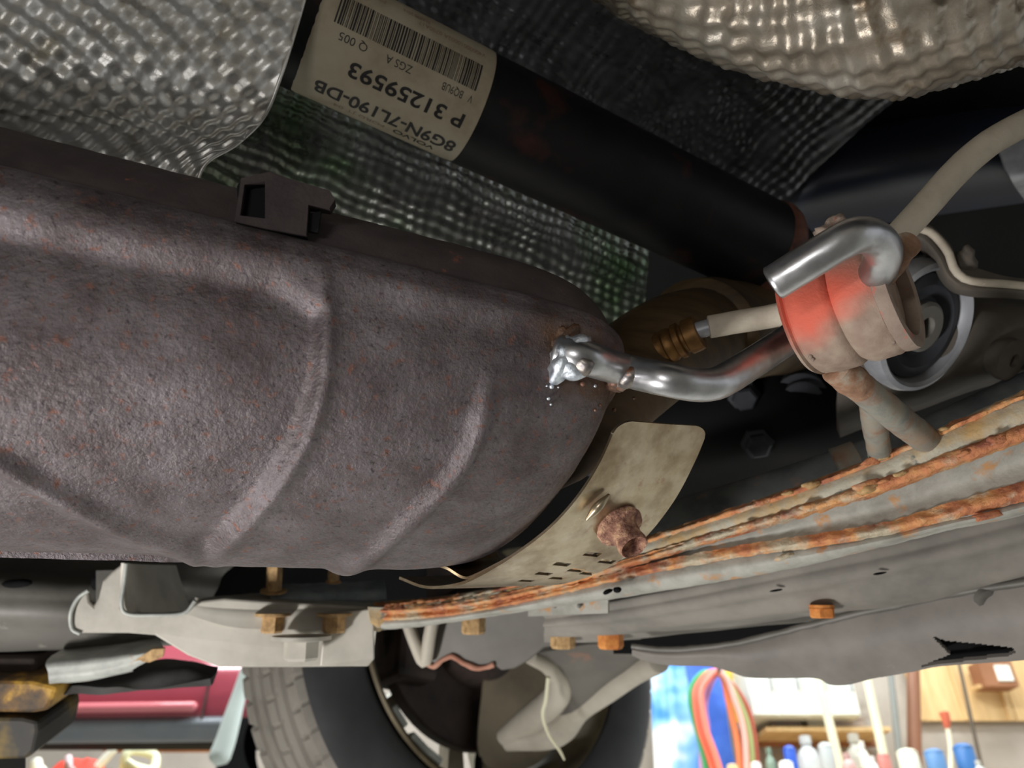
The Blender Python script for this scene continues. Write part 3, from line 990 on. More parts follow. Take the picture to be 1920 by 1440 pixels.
bo = lathe('rusty_bolt', bc, bn, [(0.003, -0.003), (0.0104, -0.001), (0.0112, 0.0008), (0.0106, 0.0024), (0.0080, 0.0034), (0.0070, 0.0046), (0.0065, 0.0090), (0.0068, 0.0122), (0.0067, 0.0140), (0.0061, 0.0146), (0.0057, 0.0136), (0.0050, 0.0110), (0.0015, 0.0100)],
           M['bolt_rust'], st, 64, None, crust, 'crusted rusty brown bolt')
tube('stamped_rib', PL([(1100, 975, 0.3310), (1122, 950, 0.3287), (1142, 928, 0.3300)]), [0.0008, 0.0022, 0.0008], M['strap'], st, 10, 16, True, 0, 0, None, 0.5)


# ------------------------------------------------------------------ driveshaft with label
DA, DB = P(863, 192, 0.45), P(1435, 467, 0.54)
DX = (DB - DA).normalized()
DR = 0.0332
dlen = (DB - DA).length
ds = thing('driveshaft', 'black tubular driveshaft carrying a paper barcode label', 'driveshaft', DA)
lathe('tube', DA, DX, [(DR, -0.60), (DR, -0.2), (DR, 0), (DR, dlen - 0.02), (DR, dlen - 0.004)], M['shaft'], ds, 72)
lathe('weld_ring', DA, DX, [(DR, dlen - 0.006), (DR + 0.0012, dlen - 0.004), (DR + 0.0014, dlen), (DR + 0.0004, dlen + 0.004), (DR - 0.002, dlen + 0.008), (DR - 0.006, dlen + 0.011)], M['shaft_rust'], ds, 72)
lathe('end_yoke', DA, DX, [(DR - 0.005, dlen + 0.009), (DR - 0.010, dlen + 0.03), (0.018, dlen + 0.05), (0.018, dlen + 0.09), (0.03, dlen + 0.10), (0.03, dlen + 0.125)], M['shaft'], ds, 40)
lathe('differential_flange', DA, DX, [(0.052, dlen + 0.125), (0.054, dlen + 0.128), (0.054, dlen + 0.14), (0.05, dlen + 0.143)], M['black'], ds, 48)

R0 = (CAM - DA)
R0 = (R0 - DX * R0.dot(DX)).normalized()
T0 = DX.cross(R0).normalized()
if T0.dot(UP) > 0:
    T0 = -T0                      # T0 points to the lower silhouette in the picture
PX2M = 0.45 / FPX


def on_shaft(q, th, lift):
    """q: pixels along the shaft from its label centre; th: degrees towards the lower silhouette"""
    r = DR + lift
    return DA + DX * (q * PX2M) + R0 * (r * math.cos(R(th))) + T0 * (r * math.sin(R(th)))


g = []
for j in range(49):
    th = -84 + j * (84 + 76) / 48
    e = min(abs(th + 84), abs(76 - th))
    inset = 0
    if e < 8:
        inset = 16 * (1 - math.sqrt(max(0, 1 - (1 - e / 8) ** 2)))
    g.append([on_shaft(-288 + inset * 0.5 + (20 - inset + 288 - inset * 0.5) * i / 40 + (2.0 * noise.noise(Vector((th * .2, 3, i * .0))) if i == 0 else 0), th, 0.00025) for i in range(41)])
lab = sheet('paper_label', g, 0.0002, M['label'], ds)


def text_mesh(s, size, bold=0.0, sx=1.0):
    cu = bpy.data.curves.new('t', 'FONT')
    cu.body = s
    cu.size = size
    cu.offset = bold
    cu.resolution_u = 4
    ob = bpy.data.objects.new('t', cu)
    COL.objects.link(ob)
    dg = bpy.context.evaluated_depsgraph_get()
    dg.update()
    me = bpy.data.meshes.new_from_object(ob.evaluated_get(dg))
    bm = bmesh.new()
    bm.from_mesh(me)
    bmesh.ops.subdivide_edges(bm, edges=[e for e in bm.edges if e.calc_length() > size * 0.35], cuts=2)
    v = [(w.co.x * sx, w.co.y) for w in bm.verts]
    f = [tuple(w.index for w in fc.verts) for fc in bm.faces]
    bm.free()
    bpy.data.objects.remove(ob)
    bpy.data.meshes.remove(me)
    bpy.data.curves.remove(cu)
    return v, f


def put_text(s, q0, q1, th_base, hgt_px, m, bold=0.0):
    """text starts at q0 (right in the picture), ends at q1; th_base: angle of its baseline; letters grow towards larger th"""
    size = hgt_px / 0.70
    v, f = text_mesh(s, size, bold)
    w = max(x for x, y in v) or 1
    k = (q0 - q1) / w
    vv = [on_shaft(q0 - x * k, th_base + math.degrees(y * PX2M / DR), 0.00042) for x, y in v]
    return build('printed_text', vv, f, m, lab, False)


put_text('8G9N-7L190-DB', 6, -256, 38.0, 27, M['ink'], 0.9)
put_text('P 31259593', -2, -214, 8.5, 25, M['ink'], 0.8)
put_text('VOLVO', -25, -104, 56.5, 13, M['ink'], 0.3)
put_text('FORD JT 04', -120, -215, 58.0, 10, M['ink_pale'])
put_text('V   BQ9UB', -4, -62, -10.0, 13, M['ink'])
put_text('ZGS A', -118, -165, -10.0, 13, M['ink'])
put_text('Q 005', -197, -246, -10.0, 13, M['ink'])
put_text('V40000010002A 0700A17', -2, -130, -58.0, 11, M['ink_pale'])
put_text('N 6898 2016', -110, -160, -66.0, 11, M['ink_pale'])
put_text('Made in G', -190, -252, -62.0, 11, M['ink_pale'])
random.seed(5)
q = -4.0
bv, bf = [], []
while q > -262:
    w = random.choice((1.0, 1.0, 1.6, 2.6, 3.4))
    b0 = len(bv)
    n = 8
    for i in range(n + 1):
        th = -15 - 27 * i / n
        bv += [on_shaft(q, th, 0.00042), on_shaft(q - w, th, 0.00042)]
    for i in range(n):
        bf.append((b0 + 2 * i, b0 + 2 * i + 1, b0 + 2 * i + 3, b0 + 2 * i + 2))
    q -= w + random.choice((1.2, 1.2, 1.8, 2.6))
bcode = build('barcode', bv, bf, M['ink'], lab, False)


# ------------------------------------------------------------------ embossed heat shields
def lengths(g):
    nv, nu = len(g), len(g[0])
    S_ = [0.0] * nu
    for i in range(1, nu):
        S_[i] = S_[i - 1] + sum((g[j][i] - g[j][i - 1]).length for j in range(0, nv, 4)) / len(range(0, nv, 4))
    T_ = [0.0] * nv
    for j in range(1, nv):
        T_[j] = T_[j - 1] + sum((g[j][i] - g[j - 1][i]).length for i in range(0, nu, 4)) / len(range(0, nu, 4))
    return S_, T_


def dimples(g, pitch, amp, rot=0.0, crinkle=0.0, soft=0.0):
    S_, T_ = lengths(g)
    c, s = math.cos(rot), math.sin(rot)

    def d(j, i, q):
        a, b = S_[i], T_[j]
        if crinkle:
            nv_ = noise.noise_vector(q * 40)
            a += crinkle * nv_.x * pitch
            b += crinkle * nv_.y * pitch
        x, y = (a * c - b * s) / pitch, (a * s + b * c) / pitch
        h = math.sin(2 * math.pi * x) * math.sin(2 * math.pi * y)
        k = 1.0
        if crinkle:
            k = 0.75 + 0.7 * noise.noise(q * 60)
        return amp * h * k + 0.0008 * noise.noise(q * 25)
    return d


hs = thing('silver_heat_shield', 'silver dimpled aluminium heat shield in the upper left corner', 'heat shield', P(250, 200, 0.38))
rowsL = [
    [(-260, -110, .268), (150, -90, .308), (400, -80, .338), (590, -70, .358)],
    [(-260, 20, .266), (150, 25, .306), (380, 35, .336), (556, 50, .357)],
    [(-260, 115, .268), (150, 128, .308), (355, 148, .337), (524, 150, .357)],
    [(-260, 175, .278), (150, 196, .318), (345, 220, .346), (494, 220, .362)],
    [(-260, 215, .294), (150, 240, .335), (325, 266, .359), (444, 270, .370)],
    [(-260, 290, .304), (120, 308, .344), (290, 322, .366), (378, 318, .373)],
    [(-260, 440, .306), (120, 440, .346), (280, 440, .367), (362, 430, .373)]]
gl = surf([extend(PL(r), 0.14, 0, 0.2) for r in rowsL], 400, 230)
sheet('shield_skin', gl, 0.0008, M['shield'], hs, disp=dimples(gl, 0.0128, 0.0013, R(8)))
tube('rolled_edge', [gl[j][-1] for j in range(0, 230, 8)], 0.0009, M['shield'], hs, 8, 60)

# tunnel shield: an arch over the driveshaft, built in the shaft's frame
DN = Vector((-DX.y, DX.x, 0)).normalized()       # away from the camera
if DN.y < 0:
    DN = -DN
tun = thing('tunnel_heat_shield', 'sooty crinkled heat shield with a green tinge above the muffler', 'heat shield', DA + DN * 0.1)


def tun_grid(prof, s0, s1, nu_, nv_):
    rows = []
    for (l, z) in prof:
        rows.append([DA + DX * s + DN * l + Vector((0, 0, z)) for s in (s0, (s0 + s1) / 2, s1)])
    return surf(rows, nu_, nv_)


gt = tun_grid([(0.075, 0.055), (0.085, 0.02), (0.098, -0.02), (0.110, -0.055), (0.122, -0.085)], -0.42, 0.20, 560, 150)
sheet('wall_skin', gt, 0.0008, M['shield_tunnel'], tun, disp=dimples(gt, 0.0118, 0.0015, R(45), 0.35))
gr = tun_grid([(-0.20, 0.055), (-0.12, 0.095), (-0.04, 0.105), (0.03, 0.095), (0.075, 0.055)], -0.42, 0.30, 580, 180)
sheet('roof_skin', gr, 0.0008, M['shield_roof'], tun, disp=dimples(gr, 0.0125, 0.0010, R(40), 0.45))

ts = thing('tan_heat_shield', 'dusty tan dimpled heat shield bulging at the upper right', 'heat shield', P(1600, 60, 0.33))
rowsR = [
    [(1020, -80, .44), (1180, 40, .43), (1400, 128, .42), (1640, 172, .42), (1800, 145, .42), (2080, 60, .42)],
    [(1070, -50, .375), (1205, 42, .36), (1405, 134, .345), (1640, 178, .335), (1810, 148, .335), (2080, 60, .345)],
    [(1085, -75, .35), (1235, 15, .335), (1420, 100, .32), (1640, 142, .31), (1815, 118, .31), (2080, 30, .32)],
    [(1110, -130, .335), (1275, -45, .32), (1440, 35, .305), (1640, 72, .295), (1830, 58, .297), (2080, -30, .31)],
    [(1160, -230, .335), (1320, -150, .315), (1470, -70, .30), (1650, -40, .29), (1850, -50, .295), (2080, -130, .31)],
    [(1220, -380, .35), (1370, -310, .33), (1500, -240, .315), (1660, -200, .305), (1860, -210, .31), (2080, -280, .325)]]
gR = surf([extend(PL(r), 0, 0.14, 0.2) for r in rowsR], 400, 170)
sheet('shield_skin', gR, 0.0008, M['shield_tan'], ts, disp=dimples(gR, 0.0165, 0.0022, R(25), 0.10))

# ------------------------------------------------------------------ beige line and brass fitting
bl = thing('beige_brake_line', 'dusty beige pipe arching past the red rubber hanger', 'pipe', P(1750, 350, 0.34))
tube('line', PL([(2700, 170, 0.50), (2300, 165, 0.41), (2060, 190, 0.36), (1985, 205, 0.352), (1920, 232, 0.345), (1850, 272, 0.34), (1790, 325, 0.337), (1730, 392, 0.336), (1675, 452, 0.338), (1610, 525, 0.347), (1540, 568, 0.360), (1450, 592, 0.372), (1380, 604, 0.378), (1330, 613, 0.381)]),
     [0.0068, 0.0066, 0.0063, 0.006, 0.006, 0.0056], M['hose_beige'], bl, 24, 110, True, 0.00015, 250)
tube('steel_nipple', PL([(1340, 611, 0.380), (1300, 622, 0.383)]), 0.0042, M['bush_grey'], bl, 18, 8)
fa, fb2 = P(1312, 622, 0.383), P(1222, 662, 0.394)
fx = (fb2 - fa).normalized()
fl = (fb2 - fa).length
lathe('brass_fitting', fa, fx, [(0.004, 0), (0.0085, 0.0002), (0.0090, 0.002), (0.0090, fl * 0.25), (0.0074, fl * 0.28), (0.0074, fl * 0.33), (0.0092, fl * 0.36), (0.0092, fl * 0.46), (0.0076, fl * 0.49), (0.0088, fl * 0.56), (0.0088, fl * 0.66), (0.0074, fl * 0.70), (0.0086, fl * 0.78), (0.0084, fl * 0.95), (0.0060, fl)],
      M['brass'], bl, 32)

# ------------------------------------------------------------------ rear subframe casting with bushing
sf = thing('rear_subframe', 'dusty taupe cast subframe with a round bushing behind hanger', 'subframe', P(1760, 640, 0.46))
loft('casting', [
    [(1590, 470, .58), (1720, 500, .55), (1850, 540, .52), (2050, 560, .50)],
    [(1580, 560, .50), (1720, 560, .475), (1850, 575, .455), (2050, 590, .44)],
    [(1570, 660, .485), (1720, 650, .462), (1850, 640, .445), (2050, 640, .43)],
    [(1570, 760, .49), (1720, 735, .468), (1850, 700, .45), (2050, 670, .435)],
    [(1575, 820, .54), (1720, 770, .52), (1850, 725, .50), (2050, 690, .49)]], 60, 50, 0.006, M['taupe'], sf, ee=0.25, disp=lambda j, i, q: 0.001 * noise.noise(q * 60))
ba = cv(0.42, -0.30, -0.86).normalized()
bcn = P(1692, 602, 0.448)
lathe('bushing_sleeve', bcn, ba, [(0.020, -0.002), (0.031, 0.0), (0.0375, 0.004), (0.0385, 0.012), (0.0370, 0.017), (0.0345, 0.0185), (0.0325, 0.0165), (0.0318, 0.010), (0.0290, 0.006)], M['bush_grey'], sf, 64)
lathe('bushing_rubber', bcn, ba, [(0.0315, 0.006), (0.0300, 0.0125), (0.0240, 0.0145), (0.0180, 0.0100), (0.0140, 0.0105)], M['bush_rub'], sf, 64)
lathe('bushing_core', bcn, ba, [(0.0145, 0.006), (0.0145, 0.0150), (0.0125, 0.0165), (0.006, 0.0165), (0.0055, 0.010), (0.001, 0.010)], M['steel_dark'], sf, 40)
lathe('casting_boss', P(1885, 672, 0.440), ba, [(0.010, -0.006), (0.0125, 0.0), (0.0120, 0.004), (0.0085, 0.0055), (0.004, 0.0055), (0.0035, 0.002), (0.0005, 0.002)], M['taupe'], sf, 40)
cb = thing('curved_bracket', 'brownish curved bracket lip behind the beige pipe', 'bracket', P(1800, 490, 0.42))
loft('bracket_web', [
    [(1700, 415, .425), (1740, 420, .424), (1780, 455, .422), (1800, 490, .420), (1840, 505, .418), (1900, 520, .415), (2040, 535, .41)],
    [(1690, 440, .422), (1728, 448, .420), (1758, 480, .417), (1780, 520, .414), (1815, 540, .411), (1900, 545, .408), (2040, 560, .40)],
    [(1692, 462, .440), (1725, 470, .436), (1748, 500, .432), (1775, 540, .428), (1815, 556, .424), (1900, 560, .420), (2040, 575, .41)]], 60, 14, 0.003, M['taupe'], cb, ee=0.2)
blob('torn_ear', P(1812, 487, 0.418), cv(0.005, 0.002, 0), cv(-0.002, 0.0075, 0), cv(0, 0, 0.003), M['taupe'], cb, 0.5, 200, 16)
tube('lip_highlight', PL([(1700, 428, .420), (1742, 434, .418), (1776, 470, .415), (1790, 505, .413), (1818, 526, .411), (1900, 534, .408), (2040, 548, .40), (2600, 604, .375)]), 0.0022, M['hose_beige'], cb, 10, 60)  # pale strip painting the highlight along the lip

# dark differential housing beyond the hanger rod
gb = thing('differential_housing', 'dark ribbed differential housing deep behind the hanger rod', 'differential', P(1480, 770, 0.62))
loft('casing', [
    [(1230, 640, .75), (1400, 600, .70), (1560, 620, .68), (1720, 680, .70)],
    [(1220, 740, .68), (1400, 720, .62), (1560, 740, .60), (1720, 780, .62)],
    [(1220, 830, .67), (1400, 830, .62), (1560, 830, .60), (1720, 830, .62)],
    [(1230, 930, .74), (1400, 930, .70), (1560, 900, .68), (1720, 880, .68)]], 50, 40, 0.008, M['black'], gb, disp=lambda j, i, q: 0.004 * noise.noise(q * 22))
for px_, py_, r in ((1395, 742, 0.010), (1500, 745, 0.016), (1470, 785, 0.012), (1560, 800, 0.012), (1420, 830, 0.010)):
    lathe('cover_bolt', P(px_, py_, 0.615), cv(-0.2, -0.3, -1).normalized(), [(r * 1.3, -0.012), (r * 1.3, 0.003), (r, 0.004), (r, 0.010), (r * 0.8, 0.012), (0.001, 0.012)], M['bush_rub'], gb, 6 if r < 0.012 else 24)

# ------------------------------------------------------------------ lower control arm and plastic splash cover at right
la = thing('lower_control_arm', 'dusty dark grey pressed arm between rusty rail and plastic cover', 'control arm', P(1500, 1090, 0.52))
loft('arm_web', [
    [(2050, 905, .42), (1920, 950, .43), (1700, 1005, .455), (1500, 1050, .485), (1300, 1095, .525), (1150, 1125, .56), (1020, 1150, .60)],
    [(2050, 960, .415), (1920, 990, .425), (1700, 1045, .45), (1500, 1085, .48), (1300, 1125, .52), (1150, 1150, .555), (1020, 1165, .60)],
    [(2050, 1030, .425), (1920, 1050, .435), (1700, 1095, .46), (1500, 1130, .495), (1300, 1160, .535), (1150, 1180, .57), (1020, 1185, .61)],
    [(2050, 1100, .45), (1920, 1115, .46), (1700, 1150, .49), (1500, 1160, .53), (1300, 1180, .575), (1150, 1196, .61), (1020, 1200, .64)],
    [(2050, 1120, .52), (1920, 1135, .53), (1700, 1160, .56), (1500, 1166, .60), (1300, 1186, .64), (1150, 1202, .67), (1020, 1205, .69)]], 100, 46, 0.004, M['arm_dark'], la, es=0.35,
     disp=lambda j, i, q: 0.0015 * math.sin(j * 0.55) + 0.0006 * noise.noise(q * 40))
loft('spot_welded_flange', [[(1140, 1118, .535), (1060, 1125, .555), (990, 1138, .575)], [(1140, 1150, .535), (1060, 1153, .555), (990, 1156, .575)]], 20, 8, 0.002, M['member_grey'], la)
for px_, py_, d in ((1068, 1130, .548), (1086, 1136, .545), (1040, 1136, .556)):
    blob('spot_weld', P(px_, py_, d), cv(0.0018, 0, 0), cv(0, 0.0018, 0), cv(0, 0, 0.0008), M['steel_dark'], la, 0.2, 300, 10)
for px_, py_, d in ((1455, 1107, .4835), (1650, 1075, .453)):
    blob('drain_slot', P(px_, py_, d), cv(0.0042, 0.0007, 0), cv(0, 0.0007, 0), cv(0, 0, 0.0012), M['black'], la, 0.2, 200, 12)
pc = thing('splash_cover', 'torn grey black plastic splash cover along the lower right', 'splash cover', P(1600, 1190, 0.56))


def cov_d(px):
    return 0.44 + (1920 - px) * 0.00019


top_e = [(2500, 975), (2250, 1025), (2060, 1062), (1920, 1092), (1840, 1104), (1760, 1118), (1680, 1136), (1600, 1152), (1520, 1172), (1440, 1192), (1380, 1206), (1300, 1216), (1240, 1218), (1185, 1212)]
bot_e = [(1180, 1226), (1210, 1240), (1260, 1248), (1330, 1250), (1370, 1260), (1400, 1270), (1460, 1272), (1530, 1272), (1556, 1284), (1590, 1284), (1640, 1272), (1700, 1262), (1760, 1250), (1850, 1243), (1920, 1238), (2060, 1225), (2250, 1200), (2500, 1165)]
hole = [(1748, 1190), (1775, 1200), (1840, 1206), (1900, 1213), (1907, 1221), (1895, 1228), (1800, 1240), (1722, 1250), (1782, 1226)]
tops = cr([Vector((x, y, 0)) for x, y in top_e], 420)
bots = cr([Vector((x, y, 0)) for x, y in reversed(bot_e)], 400)
gc = []
for k_ in range(61):
    t_ = k_ / 60
    row = []
    for v_ in tops:
        by = min(bots, key=lambda w_: abs(w_.x - v_.x)).y
        row.append(P(v_.x, v_.y + (by - v_.y) * t_, cov_d(v_.x) - 0.006 * math.sin(math.pi * t_) + 0.004 * t_))
    gc.append(row)
sheet('cover_sheet', gc, 0.003, M['plastic'], pc, mask=lambda j, i: sd_poly(pix(gc[j][i]), hole) < 0)
loft('gap_shade', [[(1150, 1150, .70), (1350, 1150, .66), (1600, 1120, .60)], [(1150, 1226, .70), (1350, 1226, .66), (1600, 1200, .60)]], 12, 6, 0.003, M['black'], pc)  # black filler sheet painting the shadow in the gap above the cover
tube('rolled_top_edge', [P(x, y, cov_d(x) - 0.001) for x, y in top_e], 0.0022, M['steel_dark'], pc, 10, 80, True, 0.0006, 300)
plate('tear_shade', [(1690, 1180, 0.500), (1930, 1185, 0.455), (1930, 1232, 0.455), (1690, 1252, 0.500)], 0.003, M['black'], pc)  # black sheet added behind the tear to paint its shade
lathe('push_clip', P(1850, 1122, 0.4525), cv(0, -0.3, -1).normalized(), [(0.0065, -0.002), (0.006, 0.0012), (0.004, 0.002), (0.002, 0.0016), (0.0005, 0.0014)], M['steel_dark'], pc, 24)


def hex_bolt(name, c, axis, r, h, m, washer, parent=None, label=None, cat=None):
    axis = axis.normalized()
    v, f = lathe_geo(c, axis, [(washer, 0), (washer, r * 0.22), (r * 1.02, r * 0.3)], 28)
    v2, f2 = lathe_geo(c, axis, [(r, r * 0.25), (r, h * 0.88), (r * 0.86, h), (r * 0.2, h)], 6)
    n = len(v)
    o = build(name, v + v2, f + [tuple(k + n for k in q_) for q_ in f2], m, parent, True, label, None, 25)
    if cat:
        o['category'] = cat
    return o


dn = cv(0, -1, -0.25)
hex_bolt('flange_bolt', P(1540, 1134, 0.488), dn, 0.0078, 0.008, M['bolt_orange'], 0.0075, None, 'orange rusty bolt peeking out above the plastic splash cover', 'bolt')
hex_bolt('flange_bolt', P(1144, 1166, 0.60), dn, 0.010, 0.020, M['bolt_orange'], 0.014, None, 'bright orange rusty bolt under the rail, right of the tan one', 'bolt')
hex_bolt('flange_bolt', P(1055, 1172, 0.62), dn, 0.010, 0.018, M['bolt_tan'], 0.014, None, 'tan corroded bolt left of the orange bolt above the suspension arm', 'bolt')
hex_bolt('flange_bolt', P(888, 1150, 0.62), dn, 0.0095, 0.016, M['bolt_tan'], 0.010, None, 'pale tan bolt below the rail above the ragged bracket', 'bolt')

# ------------------------------------------------------------------ left: side member, bracket, pads
sm = thing('floor_side_member', 'dark grey pressed side member below the muffler at far left', 'chassis rail', P(150, 1130, 0.62))
loft('member_web', [
    [(-150, 1000, .66), (100, 1020, .68), (300, 1035, .70), (460, 1040, .74)],
    [(-150, 1040, .61), (100, 1062, .63), (300, 1075, .66), (420, 1080, .72)],
    [(-150, 1100, .58), (100, 1112, .60), (260, 1115, .64), (400, 1120, .70)],
    [(-150, 1160, .58), (100, 1160, .60), (240, 1165, .63), (400, 1165, .68)],
    [(-150, 1215, .60), (100, 1208, .62), (240, 1205, .64), (400, 1200, .68)],
    [(-150, 1232, .68), (100, 1225, .70), (240, 1216, .70), (400, 1210, .72)]], 60, 50, 0.004, M['steel_dark'], sm, es=0.3, disp=lambda j, i, q: 0.002 * math.sin(j * 0.5) + 0.0008 * noise.noise(q * 30))
blob('drain_hole', P(32, 1094, 0.595), cv(0.012, 0.0008, 0), cv(0, 0.0035, 0), cv(0, 0, 0.004), M['black'], sm, 0.1, 100, 16)
blob('drain_hole', P(182, 1092, 0.612), cv(0.005, 0.001, 0), cv(0, 0.006, 0), cv(0, 0, 0.004), M['black'], sm, 0.1, 100, 14)
loft('rear_wall', [[(230, 1040, .70), (420, 1050, .74), (620, 1055, .78), (800, 1060, .80)], [(230, 1150, .70), (420, 1150, .74), (620, 1150, .78), (800, 1150, .80)]], 20, 10, 0.004, M['black'], sm)

br = thing('jacking_bracket', 'dusty grey folded mounting bracket bolted below the rail', 'bracket', P(430, 1180, 0.58))


def bd(x):
    return 0.545 + (x - 130) * 0.00008


o1 = [(133, 1158), (138, 1132), (150, 1118), (165, 1107), (168, 1128), (176, 1136), (184, 1122), (192, 1090), (210, 1072), (233, 1055), (237, 1066), (228, 1140), (242, 1151), (300, 1152), (350, 1148), (366, 1128), (420, 1122), (500, 1128), (700, 1138),
      (702, 1180), (700, 1236), (688, 1250), (560, 1252), (410, 1252), (352, 1230), (290, 1192), (240, 1188), (148, 1188), (135, 1178)]
plate('bracket_plate', [(x, y, bd(x)) for x, y in o1], 0.006, M['steel_grey'], br, bev=0.0016)
loft('box_wall', [[(238, 1056, .549), (262, 1058, .575), (330, 1060, .66)], [(236, 1100, .549), (275, 1104, .575), (345, 1108, .65)], [(242, 1150, .549), (285, 1151, .575), (360, 1146, .64)]], 20, 16, 0.004, M['steel_grey'], br)
loft('box_back', [[(180, 1070, .60), (240, 1068, .61)], [(180, 1160, .60), (240, 1160, .61)]], 6, 6, 0.003, M['steel_dark'], br)
tube('rolled_lip', PL([(237, 1056, .546), (233, 1090, .546), (228, 1132, .546), (240, 1151, .547), (290, 1153, .551), (345, 1149, .556), (366, 1127, .558)]), 0.0015, M['bright_edge'], br, 8, 50)
tube('rolled_lip', PL([(166, 1107, .545), (146, 1122, .545), (133, 1150, .544), (135, 1178, .545), (150, 1188, .546)]), 0.0015, M['bright_edge'], br, 8, 40)
loft('upper_flange', [[(372, 1122, .566), (430, 1116, .60), (520, 1112, .62), (690, 1118, .64)], [(366, 1132, .564), (430, 1132, .572), (520, 1134, .58), (700, 1142, .59)], [(350, 1152, .562), (430, 1175, .566), (520, 1180, .572), (700, 1182, .585)]], 30, 12, 0.003, M['steel_grey'], br)
plate('side_gusset', [(610, 1150, .575), (700, 1142, .582), (702, 1236, .582), (690, 1250, .580), (600, 1250, .575)], 0.004, M['steel_grey'], br, bev=0.001)
hex_bolt('carriage_bolt', P(512, 1150, 0.575), dn, 0.0085, 0.014, M['bolt_tan'], 0.013, br)
hex_bolt('carriage_bolt', P(627, 1150, 0.575), dn, 0.0085, 0.014, M['bolt_tan'], 0.013, br)
hex_bolt('carriage_bolt', P(566, 1192, 0.558), dn, 0.0125, 0.017, M['steel_grey'], 0.021, br)
hex_bolt('stud', P(513, 1110, 0.60), cv(0.05, 1, 0), 0.006, 0.022, M['bolt_tan'], 0.010, br)
hex_bolt('stud', P(625, 1092, 0.62), cv(0.05, 1, 0), 0.0045, 0.012, M['bolt_tan'], 0.006, br)
pd = thing('insulator_pad', 'blue grey layered pad clamped on top of the bracket', 'pad', P(610, 1115, 0.6))
loft('pad_top', [[(512, 1098, .64), (600, 1092, .65), (720, 1088, .66)], [(508, 1112, .60), (600, 1106, .61), (724, 1104, .62)], [(506, 1130, .59), (600, 1126, .60), (724, 1124, .61)]], 50, 14, 0.006, M['blue_pad'], pd, disp=lambda j, i, q: 0.0016 * noise.noise(q * 90))
loft('pad_base', [[(506, 1132, .592), (600, 1130, .60), (724, 1128, .61)], [(504, 1142, .585), (600, 1140, .592), (724, 1138, .60)]], 30, 6, 0.008, M['bright_edge'], pd, disp=lambda j, i, q: 0.0008 * noise.noise(q * 120))

wb = thing('ragged_crossmember', 'ragged grey pressed crossmember with rusty lower edge above the wheel', 'crossmember', P(950, 1200, 0.70))
o2 = [(700, 1150), (760, 1156), (775, 1200), (792, 1238), (812, 1252), (826, 1238), (846, 1230), (870, 1246), (900, 1254), (925, 1246), (940, 1258), (965, 1254), (990, 1240), (1020, 1215), (1080, 1205), (1200, 1200), (1230, 1185), (1200, 1140), (1000, 1130), (850, 1140), (740, 1140)]
plate('web', [(x, y, 0.68 + (1200 - x) * 0.0001) for x, y in o2], 0.006, M['susp_dark'], wb, bev=0.0015)
tube('rusty_lower_edge', [P(x, y, 0.678 + (1200 - x) * 0.0001) for x, y in ((790, 1236), (812, 1250), (830, 1238), (848, 1231), (872, 1245), (900, 1253), (926, 1246))], 0.0024, M['rust_pink'], wb, 10, 40, True, 0.001, 150)
tube('pressed_rib', PL([(762, 1160, .715), (778, 1205, .712), (796, 1240, .712), (806, 1190, .706), (812, 1160, .704)]), 0.006, M['susp'], wb, 12, 40)
loft('ear', [[(690, 1138, .58), (740, 1140, .585), (800, 1142, .60)], [(694, 1165, .58), (715, 1172, .585), (735, 1160, .60)], [(698, 1182, .59), (712, 1184, .595), (724, 1172, .61)]], 16, 10, 0.004, M['member'], wb)

# lift arm pads and plates at the far left
sp = thing('lift_arm_pad', 'chipped yellow and black lift pad under the car at far left', 'lift pad', P(40, 1330, 0.62))
plate('pad_block', [(-80, 1275, .60), (60, 1276, .60), (108, 1288, .60), (100, 1310, .60), (86, 1334, .60), (60, 1338, .60), (-80, 1336, .60)], 0.06, M['lift_yellow'], sp, bev=0.003)
plate('pad_foot', [(-80, 1344, .61), (40, 1345, .61), (70, 1352, .61), (72, 1372, .61), (64, 1410, .61), (50, 1424, .61), (-80, 1428, .61)], 0.06, M['lift_black'], sp, bev=0.003)
box('pad_post', P(-20, 1400, 0.66), RT * 0.02, FW * 0.02, UP * 0.05, M['lift_black'], sp, 0.003)
box('riser_block', P(30, 1250, 0.64), RT * 0.028, FW * 0.02, UP * 0.014, M['knuckle'], sp, 0.003)
box('riser_plate', P(20, 1276, 0.635), RT * 0.036, FW * 0.022, UP * 0.003, M['black'], sp, 0.001)
sv = thing('bright_jacking_plate', 'bright worn metal plate lying on the black rubber flap', 'metal plate', P(180, 1245, 0.60))
loft('plate_skin', [[(150, 1200, .66), (220, 1195, .66), (290, 1192, .66)], [(90, 1235, .60), (190, 1226, .605), (306, 1212, .61)], [(90, 1262, .592), (190, 1252, .597), (296, 1228, .602)], [(92, 1280, .594), (180, 1270, .599), (250, 1255, .604)], [(94, 1284, .61), (180, 1274, .615), (250, 1259, .62)]], 40, 20, 0.003, M['bright_edge'], sv, disp=lambda j, i, q: 0.0006 * noise.noise(q * 70))
plate('rusty_corner', [(250, 1240, .600), (285, 1218, .600), (308, 1216, .602), (305, 1232, .602), (280, 1242, .601)], 0.003, M['bolt_tan'], sv)
fl_ = thing('rubber_flap', 'ragged black rubber flap under the bright metal plate', 'rubber flap', P(280, 1270, 0.62))
loft('flap', [[(60, 1270, .66), (200, 1258, .66), (330, 1236, .66), (410, 1250, .66)], [(90, 1284, .63), (220, 1274, .63), (330, 1252, .635), (405, 1262, .64)], [(110, 1282, .62), (220, 1290, .62), (290, 1292, .625), (394, 1272, .63)]], 50, 14, 0.006, M['black_rubber'], fl_, disp=lambda j, i, q: 0.003 * noise.noise(q * 40))


